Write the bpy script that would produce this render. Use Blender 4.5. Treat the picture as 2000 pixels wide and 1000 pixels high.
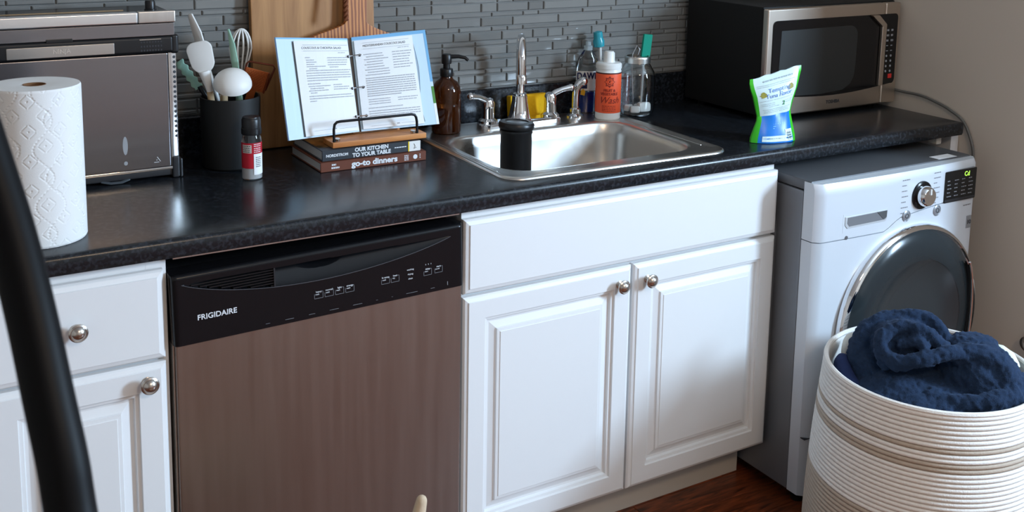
import bpy, bmesh, math, random
from mathutils import Vector, Matrix
random.seed(7)
scene = bpy.context.scene
for _o in list(bpy.data.objects):
    bpy.data.objects.remove(_o)
C = scene.collection
PI = math.pi
def R(d): return math.radians(d)

# ------------------------------------------------------------------ camera
CAM = Vector((-0.4384, -1.9035, 1.5416))
YAW, PIT, ROL, FPX, PPY = 0.5415, -0.1532, 0.0166, 2108.6, 111.6
_fwd = Vector((math.sin(YAW)*math.cos(PIT), math.cos(YAW)*math.cos(PIT), math.sin(PIT)))
_r0 = Vector((math.cos(YAW), -math.sin(YAW), 0)); _u0 = _r0.cross(_fwd)
_rt = _r0*math.cos(ROL) + _u0*math.sin(ROL); _up = -_r0*math.sin(ROL) + _u0*math.cos(ROL)
cd = bpy.data.cameras.new('camera'); cam = bpy.data.objects.new('camera', cd); C.objects.link(cam)
cam.matrix_world = Matrix(((_rt.x, _up.x, -_fwd.x, CAM.x), (_rt.y, _up.y, -_fwd.y, CAM.y), (_rt.z, _up.z, -_fwd.z, CAM.z), (0, 0, 0, 1)))
cd.sensor_width = 36; cd.lens = FPX/2000*36; cd.shift_y = (PPY-500)/2000; cd.clip_start = 0.02
cd.dof.use_dof = True; cd.dof.focus_distance = 2.6; cd.dof.aperture_fstop = 11
scene.camera = cam
def ray(x, y): return _fwd + _rt*((x-1000)/FPX) + _up*((PPY-y)/FPX)
def pY(x, y, Y): d = ray(x, y); return CAM + d*((Y-CAM.y)/d.y)     # photo pixel -> point on the plane y = Y
def pX(x, y, X): d = ray(x, y); return CAM + d*((X-CAM.x)/d.x)
def pZ(x, y, Z): d = ray(x, y); return CAM + d*((Z-CAM.z)/d.z)

# ------------------------------------------------------------------ world, daylight, exposure
w = bpy.data.worlds.new('world'); scene.world = w; w.use_nodes = True
w.node_tree.nodes['Background'].inputs[0].default_value = (0.55, 0.72, 1.0, 1)
w.node_tree.nodes['Background'].inputs[1].default_value = 1.0
def area(name, loc, rot, sx, sy, e, col):
    l = bpy.data.lights.new(name, 'AREA'); l.shape = 'RECTANGLE'; l.size = sx; l.size_y = sy; l.energy = e; l.color = col
    o = bpy.data.objects.new(name, l); C.objects.link(o); o.location = loc; o.rotation_euler = rot; return o
WIN_Y0, WIN_Y1, WIN_Z0, WIN_Z1 = -2.50, -1.80, 1.35, 2.20
WX = 2.24       # short return wall beside the washing machine
XR = 2.95       # window wall of the wider part of the room
area('window_daylight', (XR-0.012, (WIN_Y0+WIN_Y1)/2, (WIN_Z0+WIN_Z1)/2), (0, R(90), 0), WIN_Z1-WIN_Z0-.1, WIN_Y1-WIN_Y0-.1, 190, (0.56, 0.77, 1.0))
vs = scene.view_settings
vs.view_transform = 'Standard'; vs.look = 'None'; vs.gamma = 1; vs.use_curve_mapping = False
vs.exposure = 0.0

# ------------------------------------------------------------------ helpers: materials
def lin(c): return c/12.92 if c <= .04045 else ((c+.055)/1.055)**2.4
def srgb(r, g, b): return (lin(r/255), lin(g/255), lin(b/255), 1)
MATS = {}
def mat(name, col, rough=.5, metal=0., noise=0., nscale=30., bump=0., bscale=200., stretch=None, trans=0., ior=1.45, coat=0., emit=None, rvar=0., alpha=1.):
    if name in MATS: return MATS[name]
    m = bpy.data.materials.new(name); m.use_nodes = True; nt = m.node_tree; N = nt.nodes; L = nt.links
    b = N['Principled BSDF']
    if len(col) == 3: col = (*col, 1)
    b.inputs['Base Color'].default_value = col; b.inputs['Roughness'].default_value = rough; b.inputs['Metallic'].default_value = metal
    b.inputs['IOR'].default_value = ior
    if trans: b.inputs['Transmission Weight'].default_value = trans
    if coat: b.inputs['Coat Weight'].default_value = coat; b.inputs['Coat Roughness'].default_value = .05
    if emit: b.inputs['Emission Color'].default_value = emit[0]; b.inputs['Emission Strength'].default_value = emit[1]
    if noise or bump or rvar:
        tc = N.new('ShaderNodeTexCoord'); mp = N.new('ShaderNodeMapping'); L.new(tc.outputs['Object'], mp.inputs[0])
        if stretch: mp.inputs['Scale'].default_value = stretch
        if noise or rvar:
            n = N.new('ShaderNodeTexNoise'); n.inputs['Scale'].default_value = nscale; n.inputs['Detail'].default_value = 5; L.new(mp.outputs[0], n.inputs['Vector'])
            if noise:
                mx = N.new('ShaderNodeMix'); mx.data_type = 'RGBA'
                mx.inputs['A'].default_value = tuple(max(0, c*(1-noise)) for c in col[:3])+(1,)
                mx.inputs['B'].default_value = tuple(min(1, c*(1+noise)) for c in col[:3])+(1,)
                L.new(n.outputs['Fac'], mx.inputs['Factor']); L.new(mx.outputs['Result'], b.inputs['Base Color'])
            if rvar:
                mr = N.new('ShaderNodeMapRange'); mr.inputs['To Min'].default_value = max(0, rough-rvar); mr.inputs['To Max'].default_value = rough+rvar
                L.new(n.outputs['Fac'], mr.inputs['Value']); L.new(mr.outputs[0], b.inputs['Roughness'])
        if bump:
            n2 = N.new('ShaderNodeTexNoise'); n2.inputs['Scale'].default_value = bscale; n2.inputs['Detail'].default_value = 3; L.new(mp.outputs[0], n2.inputs['Vector'])
            bp = N.new('ShaderNodeBump'); bp.inputs['Strength'].default_value = bump; bp.inputs['Distance'].default_value = .001
            L.new(n2.outputs['Fac'], bp.inputs['Height']); L.new(bp.outputs[0], b.inputs['Normal'])
    MATS[name] = m; return m
def ramp_mat(name, c0, c1, p0, p1, scale, rough, metal=0, stretch=(1, 1, 1), detail=6, dist=0., bump=0., wave=False):
    m = bpy.data.materials.new(name); m.use_nodes = True; N = m.node_tree.nodes; L = m.node_tree.links; b = N['Principled BSDF']
    b.inputs['Roughness'].default_value = rough; b.inputs['Metallic'].default_value = metal
    tc = N.new('ShaderNodeTexCoord'); mp = N.new('ShaderNodeMapping'); L.new(tc.outputs['Object'], mp.inputs[0]); mp.inputs['Scale'].default_value = stretch
    if wave:
        n = N.new('ShaderNodeTexWave'); n.inputs['Scale'].default_value = scale; n.inputs['Distortion'].default_value = dist; n.inputs['Detail'].default_value = 3; n.inputs['Detail Scale'].default_value = 1.5
    else:
        n = N.new('ShaderNodeTexNoise'); n.inputs['Scale'].default_value = scale; n.inputs['Detail'].default_value = detail; n.inputs['Distortion'].default_value = dist
    L.new(mp.outputs[0], n.inputs['Vector'])
    r = N.new('ShaderNodeValToRGB'); r.color_ramp.elements[0].position = p0; r.color_ramp.elements[0].color = c0; r.color_ramp.elements[1].position = p1; r.color_ramp.elements[1].color = c1
    L.new(n.outputs['Fac'], r.inputs[0]); L.new(r.outputs[0], b.inputs['Base Color'])
    if bump:
        bp = N.new('ShaderNodeBump'); bp.inputs['Strength'].default_value = bump; bp.inputs['Distance'].default_value = .001; L.new(n.outputs['Fac'], bp.inputs['Height']); L.new(bp.outputs[0], b.inputs['Normal'])
    MATS[name] = m; return m
white = mat('white_paint', (.76, .765, .77), .32, bump=.05, bscale=120)
cream = mat('cream_paint', (.60, .57, .52), .5)
lam = ramp_mat('black_laminate', (.008, .0095, .012, 1), (.046, .052, .064, 1), .48, .86, 120, .25, detail=12, dist=.25)
lam.node_tree.nodes['Principled BSDF'].inputs['Specular IOR Level'].default_value = .38
steel = mat('brushed_steel', (.56, .53, .50), .33, 1., noise=.06, nscale=6, rvar=.06, bump=.04, bscale=40, stretch=(60, 1, 1))
steelv = mat('brushed_steel_upright', (.34, .285, .25), .38, 1., noise=.12, nscale=5, rvar=.05, bump=.03, bscale=30, stretch=(12, 1, .6))
sinksteel = mat('sink_steel', (.62, .60, .57), .30, 1., noise=.05, nscale=20, rvar=.07)
chrome = mat('chrome', (.82, .82, .83), .06, 1.)
nickel = mat('brushed_nickel', (.55, .51, .47), .25, 1.)
blk = mat('black_plastic', (.008, .008, .009), .35)
blkgl = mat('black_gloss', (.006, .0062, .0075), .22); blkgl.node_tree.nodes['Principled BSDF'].inputs['Specular IOR Level'].default_value = .3
dkgrey = mat('dark_grey_plastic', (.02, .021, .024), .4)
ink = mat('black_ink', (.03, .03, .035), .6)
greyink = mat('grey_ink', (.22, .22, .24), .6)
wink = mat('white_print', (.75, .77, .8), .5)
paper = mat('paper', (.86, .87, .88), .7)
glass = mat('clear_glass', (.96, .98, .98), .02, trans=1., ior=1.45)
silver = mat('silver_enamel', (.34, .36, .39), .32, .55)
silverfront = mat('silver_front', (.64, .68, .73), .36, .15)
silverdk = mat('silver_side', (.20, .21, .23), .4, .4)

# ------------------------------------------------------------------ helpers: meshes
class B:
    def __init__(s): s.bm = bmesh.new(); s.wn = False
    def add(s, t):
        me = bpy.data.meshes.new('t'); t.to_mesh(me); t.free(); s.bm.from_mesh(me); bpy.data.meshes.remove(me); return s
    def box(s, x0, x1, y0, y1, z0, z1, bev=0, seg=2):
        t = bmesh.new(); bmesh.ops.create_cube(t, size=1)
        for v in t.verts: v.co = Vector((x0+(v.co.x+.5)*(x1-x0), y0+(v.co.y+.5)*(y1-y0), z0+(v.co.z+.5)*(z1-z0)))
        if bev: s.wn = True
        if bev: bmesh.ops.bevel(t, geom=t.edges[:], offset=bev, segments=seg, profile=.5, affect='EDGES')
        return s.add(t)
    def grid(s, rows, closed_u=False, closed_v=False):
        bm = s.bm; vs = [[bm.verts.new(p) for p in r] for r in rows]; n = len(rows); k = len(rows[0])
        for i in range(n if closed_u else n-1):
            for j in range(k if closed_v else k-1):
                a, b, c, d = vs[i][j], vs[i][(j+1) % k], vs[(i+1) % n][(j+1) % k], vs[(i+1) % n][j]
                try: bm.faces.new((a, b, c, d))
                except ValueError: pass
        return vs
    def lathe(s, prof, seg=32, c=(0, 0, 0), M=None, cap=True):
        rows = []
        for r, z in prof:
            rr = max(r, 1e-5)
            pts = [Vector((rr*math.cos(2*PI*j/seg), rr*math.sin(2*PI*j/seg), z)) for j in range(seg)]
            rows.append([(M @ p if M else p)+Vector(c) for p in pts])
        vs = s.grid(rows, closed_v=True)
        for e, r in ((vs[0], prof[0][0]), (vs[-1], prof[-1][0])):
            if r > 1e-4 and cap: s.bm.faces.new(e)
        return s
    def tube(s, pts, r, seg=10, flat=None, closed=False):
        P = [Vector(p) for p in pts]; n = len(P); rr = list(r) if isinstance(r, (list, tuple)) else [r]*n
        if len(rr) != n:
            m_ = len(rr)-1; rr = [rr[min(m_-1, int(i*m_/(n-1)))]*(1-(i*m_/(n-1)-min(m_-1, int(i*m_/(n-1)))))+rr[min(m_-1, int(i*m_/(n-1)))+1]*(i*m_/(n-1)-min(m_-1, int(i*m_/(n-1)))) for i in range(n)]
        rows = []; t0 = None; nrm = None
        for i in range(n):
            if closed: t = (P[(i+1) % n]-P[i-1]).normalized()
            else: t = (P[min(i+1, n-1)]-P[max(i-1, 0)]).normalized()
            if nrm is None:
                a = Vector((0, 0, 1)) if abs(t.z) < .9 else Vector((1, 0, 0)); nrm = (a-t*a.dot(t)).normalized()
            else: nrm = (nrm-t*nrm.dot(t)).normalized()
            bn = t.cross(nrm); f = flat or (1, 1)
            rows.append([P[i]+nrm*math.cos(2*PI*j/seg)*rr[i]*f[0]+bn*math.sin(2*PI*j/seg)*rr[i]*f[1] for j in range(seg)])
        vs = s.grid(rows, closed_u=closed, closed_v=True)
        if not closed: s.bm.faces.new(vs[0]); s.bm.faces.new(vs[-1])
        return s
    def prism(s, pts, a0, a1, plane='xz', bev=0):
        def P(p, a): return (p[0], a, p[1]) if plane == 'xz' else ((p[0], p[1], a) if plane == 'xy' else (a, p[0], p[1]))
        t = bmesh.new(); v0 = [t.verts.new(P(p, a0)) for p in pts]; v1 = [t.verts.new(P(p, a1)) for p in pts]; n = len(pts)
        t.faces.new(v0); t.faces.new(v1[::-1])
        for i in range(n): t.faces.new((v0[i], v0[(i+1) % n], v1[(i+1) % n], v1[i]))
        bmesh.ops.recalc_face_normals(t, faces=t.faces[:])
        if bev: s.wn = True
        if bev: bmesh.ops.bevel(t, geom=[e for e in t.edges if abs(e.calc_face_angle(0)) > .6], offset=bev, segments=2, profile=.5, affect='EDGES')
        return s.add(t)
    def ball(s, c, r, seg=16):
        t = bmesh.new(); bmesh.ops.create_uvsphere(t, u_segments=seg, v_segments=max(6, seg//2), radius=1)
        rr = r if isinstance(r, (tuple, list)) else (r, r, r)
        for v in t.verts: v.co = Vector((v.co.x*rr[0]+c[0], v.co.y*rr[1]+c[1], v.co.z*rr[2]+c[2]))
        return s.add(t)
    def quad(s, *p): s.bm.faces.new([s.bm.verts.new(q) for q in p]); return s
    def xf(s, M): s.bm.transform(M); return s
    def out(s, name, m, parent=None, ang=38, world=False, recalc=True):
        if recalc: bmesh.ops.recalc_face_normals(s.bm, faces=s.bm.faces[:])
        if world and parent:
            p = parent; off = Vector((0, 0, 0))
            while p: off += p.location; p = p.parent
            s.bm.transform(Matrix.Translation(-off))
        me = bpy.data.meshes.new(name); s.bm.to_mesh(me); s.bm.free()
        if ang: me.shade_smooth(); me.set_sharp_from_angle(angle=R(ang))
        me.materials.append(m)
        o = bpy.data.objects.new(name, me); C.objects.link(o); o.parent = parent
        if s.wn and ang:
            md = o.modifiers.new('weighted_normal', 'WEIGHTED_NORMAL'); md.keep_sharp = True; md.weight = 90
        if any(k in name for k in ('print', 'marks', 'cycle_names', 'teeth', 'vents', 'label_lines', 'barcode')): o['kind'] = 'stuff'
        return o
def tag(o, label, cat, group=None):
    o['label'] = label; o['category'] = cat
    if group: o['group'] = group
    return o
def thing(name, label, cat, loc, rot=(0, 0, 0), group=None):
    o = bpy.data.objects.new(name, None); o.empty_display_size = .05; C.objects.link(o); o.location = loc; o.rotation_euler = rot
    return tag(o, label, cat, group)
def struct(o): o['kind'] = 'structure'; return o
def text(s, size, m, parent, loc, rot=(PI/2, 0, 0), align='CENTER', name='lettering', sx=1., bold=0., ext=.0002, shear=0., world=False, M=None):
    cu = bpy.data.curves.new('t', 'FONT'); cu.body = s; cu.size = size; cu.align_x = align; cu.align_y = 'CENTER'; cu.extrude = ext; cu.offset = bold; cu.shear = shear; cu.resolution_u = 3
    t = bpy.data.objects.new('t', cu); C.objects.link(t); bpy.context.view_layer.update()
    me = bpy.data.meshes.new_from_object(t.evaluated_get(bpy.context.evaluated_depsgraph_get()))
    bpy.data.objects.remove(t); bpy.data.curves.remove(cu)
    me.name = name; me.materials.clear(); me.materials.append(m)
    loc = Vector(loc)
    if world:
        p = parent
        while p: loc -= p.location; p = p.parent
    if M is None:
        from mathutils import Euler
        M = Matrix.Translation(loc) @ Euler(rot).to_matrix().to_4x4()
    me.transform(M @ Matrix.Diagonal((sx, 1, 1, 1)))
    o = bpy.data.objects.new(name, me); C.objects.link(o); o.parent = parent; return o
def strokes(b, x0, x1, z, y, h, rnd, wmin=.006, wmax=.02, gap=.003):
    x = x0
    while x < x1-wmin*.5:
        e = min(x1, x+rnd.uniform(wmin, wmax)); b.quad((x, y, z-h/2), (e, y, z-h/2), (e, y, z+h/2), (x, y, z+h/2)); x = e+gap
def rrect(x0, x1, y0, y1, r, n=6):
    P = []
    for cx, cy, a in ((x1-r, y1-r, 0), (x0+r, y1-r, 90), (x0+r, y0+r, 180), (x1-r, y0+r, 270)):
        for i in range(n+1): t = R(a+90*i/n); P.append((cx+r*math.cos(t), cy+r*math.sin(t)))
    return P
def ringpanel(b, x0, x1, z0, z1, yf, prof):
    # raised-panel front: rectangular rings (inset, depth behind the front face yf)
    rows = []
    for ins, d in prof:
        y = yf+d; rows.append([(x0+ins, y, z0+ins), (x1-ins, y, z0+ins), (x1-ins, y, z1-ins), (x0+ins, y, z1-ins)])
    vs = b.grid(rows, closed_v=True); b.bm.faces.new(vs[-1]); b.bm.faces.new(vs[0])
T = 0.914
# ================================================================== the room
BY = .635
XL, YR, ZC = -2.3, -4.4, 2.5; YS = -.62
wallpaint = mat('wall_paint', (.60, .53, .455), .75, bump=.08, bscale=250)
struct(B().box(XL-.1, XR+.1, BY, BY+.1, 0, ZC).out('wall_back', wallpaint, ang=0))
b = B()
struct(B().box(WX, WX+.1, YS, BY, 0, ZC).out('wall_right', wallpaint, ang=0))
b.box(XR, XR+.1, WIN_Y1, BY, 0, ZC); b.box(XR, XR+.1, YR, WIN_Y0, 0, ZC); b.box(XR, XR+.1, WIN_Y0, WIN_Y1, 0, WIN_Z0); b.box(XR, XR+.1, WIN_Y0, WIN_Y1, WIN_Z1, ZC)
struct(b.out('wall_window', wallpaint, ang=0))
struct(B().box(XL-.1, XL, YR, BY, 0, ZC).out('wall_left', wallpaint, ang=0))
struct(B().box(XL-.1, XR+.1, YR-.1, YR, 0, ZC).out('wall_front', wallpaint, ang=0))
struct(B().box(XL-.1, XR+.1, YR-.1, BY+.1, ZC, ZC+.1).out('ceiling', mat('ceiling_paint', (.7, .68, .64), .8), ang=0))
b = B(); t = .045
for a in ((WIN_Y0, WIN_Y1, WIN_Z0, WIN_Z0+t), (WIN_Y0, WIN_Y1, WIN_Z1-t, WIN_Z1), (WIN_Y0, WIN_Y0+t, WIN_Z0, WIN_Z1), (WIN_Y1-t, WIN_Y1, WIN_Z0, WIN_Z1), (WIN_Y0, WIN_Y1, (WIN_Z0+WIN_Z1)/2-.02, (WIN_Z0+WIN_Z1)/2+.02)):
    b.box(XR+.03, XR+.07, a[0], a[1], a[2], a[3], .003)
win = struct(b.out('window_1', white))
B().box(XR+.045, XR+.05, WIN_Y0+.03, WIN_Y1-.03, WIN_Z0+.03, WIN_Z1-.03).out('pane', glass, win, ang=0)
# added ceiling lamp, out of view, gives warm fill light
cl = thing('fill_lamp', 'added round opal ceiling lamp, unseen, giving warm fill light', 'lamp', (.4, -2.5, ZC))
B().lathe([(.17, -.001), (.17, -.02), (.16, -.025)], 32, cap=False).out('mount', white, cl)
B().lathe([(.155, -.024), (.15, -.05), (.11, -.075), (0, -.085)], 32, cap=False).out('shade', mat('fill_lamp_opal', (.85, .8, .7), .4, emit=((1, .78, .55, 1), 2.5)), cl)
area('fill_lamp_light', (.4, -2.5, ZC-.10), (0, 0, 0), .35, .35, 24, (1, .74, .5)).parent = None
# floor: boards running along the cabinets
fl = struct(B().box(XL, XR, YR, BY, -.05, -.013).out('floor', mat('subfloor', (.03, .02, .015), .9), ang=0))
wood = ramp_mat('dark_floor_wood', srgb(58, 28, 17), srgb(150, 76, 42), .3, .72, 9, .28, stretch=(1.2, 9, 9), detail=8, dist=1.2, bump=.12)
pm = {}
for L_ in (.6, .9, 1.2):
    b = B().box(0, L_-.0015, 0, .0885, -.0125, 0, .0012, 1); o = b.out('plank', wood, ang=0); pm[L_] = o.data; bpy.data.objects.remove(o)
y = YR+.002
while y < BY-.09:
    x = XR
    while True:
        L_ = random.choice((.6, .9, 1.2))
        if x-L_ < XL: break
        o = bpy.data.objects.new('plank', pm[L_]); C.objects.link(o); o.parent = fl; x -= L_; o.location = (x, y, random.uniform(-.0006, 0))
    y += .09
# glass mosaic backsplash
wb = bpy.data.objects['wall_back']
gro = mat('grout', (.24, .23, .215), .85, bump=.2)
B().box(-1.2, WX, BY-.0055, BY, T+.088, 1.47).out('grout_bed', gro, wb, ang=0)
tilem = [mat('glass_tile_%d' % i, c, .13, noise=.10, nscale=8, coat=.35) for i, c in enumerate(((.19, .186, .175), (.168, .165, .155), (.212, .208, .195)))]
for _m in tilem: _m.node_tree.nodes['Principled BSDF'].inputs['Specular IOR Level'].default_value = .5
tm = {}
def tile_mesh(L_, h, k):
    if (L_, h, k) not in tm:
        x1, z1 = L_-.0028, h-.0026
        b = B(); rows = []
        for ins, yy in ((0, 0), (0, -.0050), (.0010, -.0064), (.0028, -.0074)): rows.append([(ins, yy, ins), (x1-ins, yy, ins), (x1-ins, yy, z1-ins), (ins, yy, z1-ins)])
        vs = b.grid(rows, closed_v=True); b.bm.faces.new(vs[-1])
        o = b.out('tile', tilem[k], ang=0); tm[(L_, h, k)] = o.data; bpy.data.objects.remove(o)
    return tm[(L_, h, k)]
rest = B(); z = 1.0065; row = 0; ntile = 0; rt = random.Random(11)
while z < 1.455:
    h = .0135 if row % 2 == 0 else .0255
    x = -1.2-rt.choice((0, .033, .066))
    while x < WX-.01:
        L_ = rt.choices((.05, .1, .15), (2, 5, 2))[0]
        if x+L_ > WX: break
        k = rt.randrange(3); yb = BY-.0035+rt.uniform(-.0006, .0006)
        rot = (rt.uniform(-.003, .003), 0, rt.uniform(-.004, .004))
        p = (x+L_, z+h)
        me = tile_mesh(L_, h, k)
        if -.02 < x+L_*.5 < 1.71 and z < 1.285-.03*max(0, x) and ntile < 298:
            o = bpy.data.objects.new('tile', me); C.objects.link(o); o.parent = wb; o.location = (x, yb, z); o.rotation_euler = rot; ntile += 1
        else:
            tb = bmesh.new(); tb.from_mesh(me); tb.transform(Matrix.Translation((x, yb, z))); rest.add(tb)
        x += L_
    z += h; row += 1
o = rest.out('far_tiles', tilem[0], wb, ang=0); o['kind'] = 'stuff'

# ================================================================== worktop
b = B(); X0, X1 = -.78, 2.2
# sink cut-out (a little inside the sink rim)
SX0, SX1, SY0, SY1 = .765, 1.35, .075, .575
prof = [(.07, T), (.012, T), (.006, T-.001), (.002, T-.004), (0, T-.010), (0, T-.030), (.003, T-.036), (.009, T-.038), (.07, T-.038)]
b.prism(prof, X0, X1, 'yz')
b.box(X0, SX0, .07, .615, T-.038, T); b.box(SX1, X1, .07, .615, T-.038, T); b.box(SX0, SX1, SY1, .615, T-.038, T)
ct = b.out('worktop', lam, ang=40); tag(ct, 'long black laminate worktop with mottled grey flecks along its front edge', 'worktop')
B().prism([(.614, T), (.614, T+.086), (.617, T+.0895), (.634, T+.0895), (.634, T)], X0, 2.236, 'yz').out('upstand', lam, ct)
# ledger board under the worktop end; beige block stands for the lit wall's edge
tag(B().box(2.205, 2.238, .04, .60, .765, .872, .002).out('ledger_board', white), 'white ledger board fixed to wall under the worktop end', 'board')
tag(B().box(2.128, 2.15, .03, .06, .851, .8755, .003).out('lit_wall_edge', cream), 'small beige block standing in for the edge of the lit wall under the worktop', 'block')

# ================================================================== base cabinets
DOORP = [(0, .019), (0, .009), (.0028, .0055), (.0040, .0045), (.0100, .0022), (.0112, 0), (.050, 0), (.0516, .0045), (.0580, .0055), (.0602, .0120), (.0660, .0120), (.0810, .0068), (.0825, .0032), (.0890, .0024), (.0902, .0010), (.0915, .0010)]
FLATP = [(0, .019), (0, .009), (.0028, .0055), (.0040, .0045), (.0115, .0020), (.0125, 0), (.013, 0)]
YD = .006
def knob(parent, x, z, nm='knob'):
    M = Matrix.Translation((x, YD, z)) @ Matrix.Rotation(PI/2, 4, 'X')
    pr = [(.0095, 0), (.0095, .002), (.0055, .004), (.005, .012), (.0075, .0155), (.0150, .017), (.0165, .019), (.0162, .0215), (.0135, .0235), (.0125, .0232), (.0115, .0245), (.0075, .0285), (.003, .0298), (0, .030)]
    o = B().lathe(pr, 28).xf(M).out(nm, nickel, parent, world=True); o['label'] = 'round brushed nickel knob'; return o
def cabinet_box(parent, x0, x1, ymin=.027):
    b = B(); b.box(x0, x0+.018, .0455, .58, .114, .8745); b.box(x1-.018, x1, .0455, .58, .114, .8745); b.box(x0+.0182, x1-.0182, .0465, .58, .114, .132); b.box(x0, x1, .5802, .6, .114, .8745)
    b.box(x0, x0+.035, ymin, .0452, .114, .8745); b.box(x1-.035, x1, ymin, .0452, .114, .8745)
    for za, zb in ((.114, .152), (.845, .8745), (.665, .705)): b.box(x0+.0352, x1-.0352, ymin, .0452, za, zb)
    b.out('carcass', white, parent, world=True, ang=30)
    B().box(x0, x1, .105, .12, .0005, .113).out('toe_kick', cream, parent, world=True, ang=0)
cab = thing('sink_cabinet', 'white sink base cabinet with two raised-panel doors and false drawer front', 'cabinet', (1.055, .3, 0))
cabinet_box(cab, .605, 1.5)
b = B(); ringpanel(b, .6035, 1.5015, .694, .858, YD, FLATP); b.out('drawer_front', white, cab, world=True, ang=0)
for x0, x1, kx in ((.6035, 1.0475, 1.009), (1.0535, 1.5015, 1.090)):
    b = B(); ringpanel(b, x0, x1, .122, .6865, YD, DOORP); d = b.out('door', white, cab, world=True, ang=0); knob(d, kx, .647)
b = B(); b.box(1.03, 1.07, .027, .045, .15, .67); b.out('mullion', white, cab, world=True)
cab = thing('drawer_cabinet', 'narrow white cabinet with one drawer above a raised-panel door', 'cabinet', (-.16, .3, 0))
cabinet_box(cab, -.322, -.004)
b = B(); ringpanel(b, -.314, -.012, .690, .857, YD, FLATP); d = b.out('drawer', white, cab, world=True, ang=0); knob(d, -.163, .776)
b = B(); ringpanel(b, -.314, -.012, .122, .683, YD, DOORP); d = b.out('door', white, cab, world=True, ang=0); knob(d, -.047, .653)
cab = thing('corner_cabinet', 'white cabinet beyond the black curved bar beside the narrow drawer cabinet', 'cabinet', (-.55, .3, 0))
cabinet_box(cab, -.78, -.323)
b = B(); ringpanel(b, -.772, -.331, .690, .857, YD, FLATP); d = b.out('drawer', white, cab, world=True, ang=0); knob(d, -.55, .776)
b = B(); ringpanel(b, -.772, -.331, .122, .683, YD, DOORP); d = b.out('door', white, cab, world=True, ang=0); knob(d, -.365, .653)

# ================================================================== dishwasher
dw = thing('dishwasher', 'stainless steel dishwasher with black control panel between white cabinets', 'dishwasher', (.2985, .3, 0))
B().box(.004, .598, .045, .6, .05, .845).out('tub', blk, dw, world=True, ang=0)
B().box(.004, .598, .09, .11, .01, .11).out('kick_plate', blk, dw, world=True, ang=0)
B().box(.0035, .5955, .004, .046, .118, .74, .004).out('door', steelv, dw, world=True)
B().box(.0005, .0032, .012, .046, .118, .74, .0008).out('door_edge', steel, dw, world=True)
B().box(.006, .592, .012, .05, .8725, .8752).out('mounting_strip', steel, dw, world=True, ang=0)
TILT = Matrix.Translation((0, 0, .711)) @ Matrix.Rotation(-R(1.2), 4, 'Y')
# panel front as a height field with the lens-shaped handle recess; local x 0..0.597, z 0..0.135
nx, nz = 300, 130; rows = []; PW, PH = .597, .134; PF = -.004
def lens(x):
    u = (x-.018)/(.566-.018)
    if u <= 0 or u >= 1: return None
    zt = .1165-.004*u; zb = zt-(.040*(4*u*(1-u))**.85*(1+.25*(.5-u)))
    return zt, zb
def pdepth(x, z):
    d = 0.
    e = min(x, PW-x)
    if e < .012: d += .010*(1-math.sqrt(max(0, 1-((.012-e)/.012)**2)))
    if PH-z < .008: d += .008*(1-math.sqrt(max(0, 1-((.008-(PH-z))/.008)**2)))
    l = lens(x)
    if l and l[1] < z < l[0]:
        t = (z-l[1])/(l[0]-l[1]); full = (l[0]-l[1])/.040
        if x > .192: d += full*(.026*t**.8)
        else: d += .012*min(1, full*2)
        c = ((x-.285)/.085)**2+((z-(l[0]+.004))/.030)**2
        if c < 1 and x > .192: d = max(d, .040*(1-c))
    return d
for j in range(nz+1):
    z = PH*j/nz; rows.append([(PW*i/nx, PF+pdepth(PW*i/nx, z), z) for i in range(nx+1)])
b = B(); b.grid(rows)
b.quad((0, PF+.010, 0), (0, .045, 0), (0, .045, PH), (0, PF+.018, PH)); b.quad((PW, PF+.01, 0), (PW, .045, 0), (PW, .045, PH), (PW, PF+.018, PH))
b.quad((0, PF+.010, 0), (PW, PF+.010, 0), (PW, .045, 0), (0, .045, 0)); b.quad((0, PF+.0085, PH), (PW, PF+.0085, PH), (PW, .045, PH), (0, .045, PH)); b.quad((0, .045, 0), (PW, .045, 0), (PW, .045, PH), (0, .045, PH))
cp = b.xf(TILT).out('control_panel', blkgl, dw, world=True, ang=30, recalc=False)
cp['label'] = 'black control panel with lens-shaped handle recess'
for i in range(7):
    l_ = [(x, lens(x)) for x in [.03+.0055*k for k in range(30)]]
    zz = .080+i*.0052
    xs = [x for x, l in l_ if l and l[1]+.001 < zz < l[0]-.001]
    if xs: B().box(min(xs), .190, PF+.002, PF+.010, zz-.0009, zz+.0009).xf(TILT).out('vent_slat', blk, cp, world=True, ang=0)
b = B(); zt, zb = lens(.192)
b.box(.190, .1925, PF+.0005, PF+.012, zb, zt); b.xf(TILT).out('vent_end', dkgrey, cp, world=True)
b = B()
for i in range(40):
    x0, x1 = .018+.548*i/40, .018+.548*(i+1)/40; l0, l1 = lens(max(.0185, x0)), lens(min(.5655, x1))
    b.quad((x0, PF-.0004, l0[1]-.0009), (x1, PF-.0004, l1[1]-.0009), (x1, PF-.0004, l1[1]), (x0, PF-.0004, l0[1]))
b.xf(TILT).out('recess_trim', mat('grey_trim', (.10, .10, .11), .4), cp, world=True, ang=0)
def dtext(s, x, z, size, m=wink, **k):
    M0 = Matrix.Translation((-.2985, -.3, 0)) @ TILT @ Matrix.Translation((x, PF-.0006, z)) @ Matrix.Rotation(PI/2, 4, 'X')
    return text(s, size, m, cp, (0, 0, 0), M=M0, **k)
dtext('FRIGIDAIRE', .080, .048, .0145, bold=.0002)
rb = B()
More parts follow.
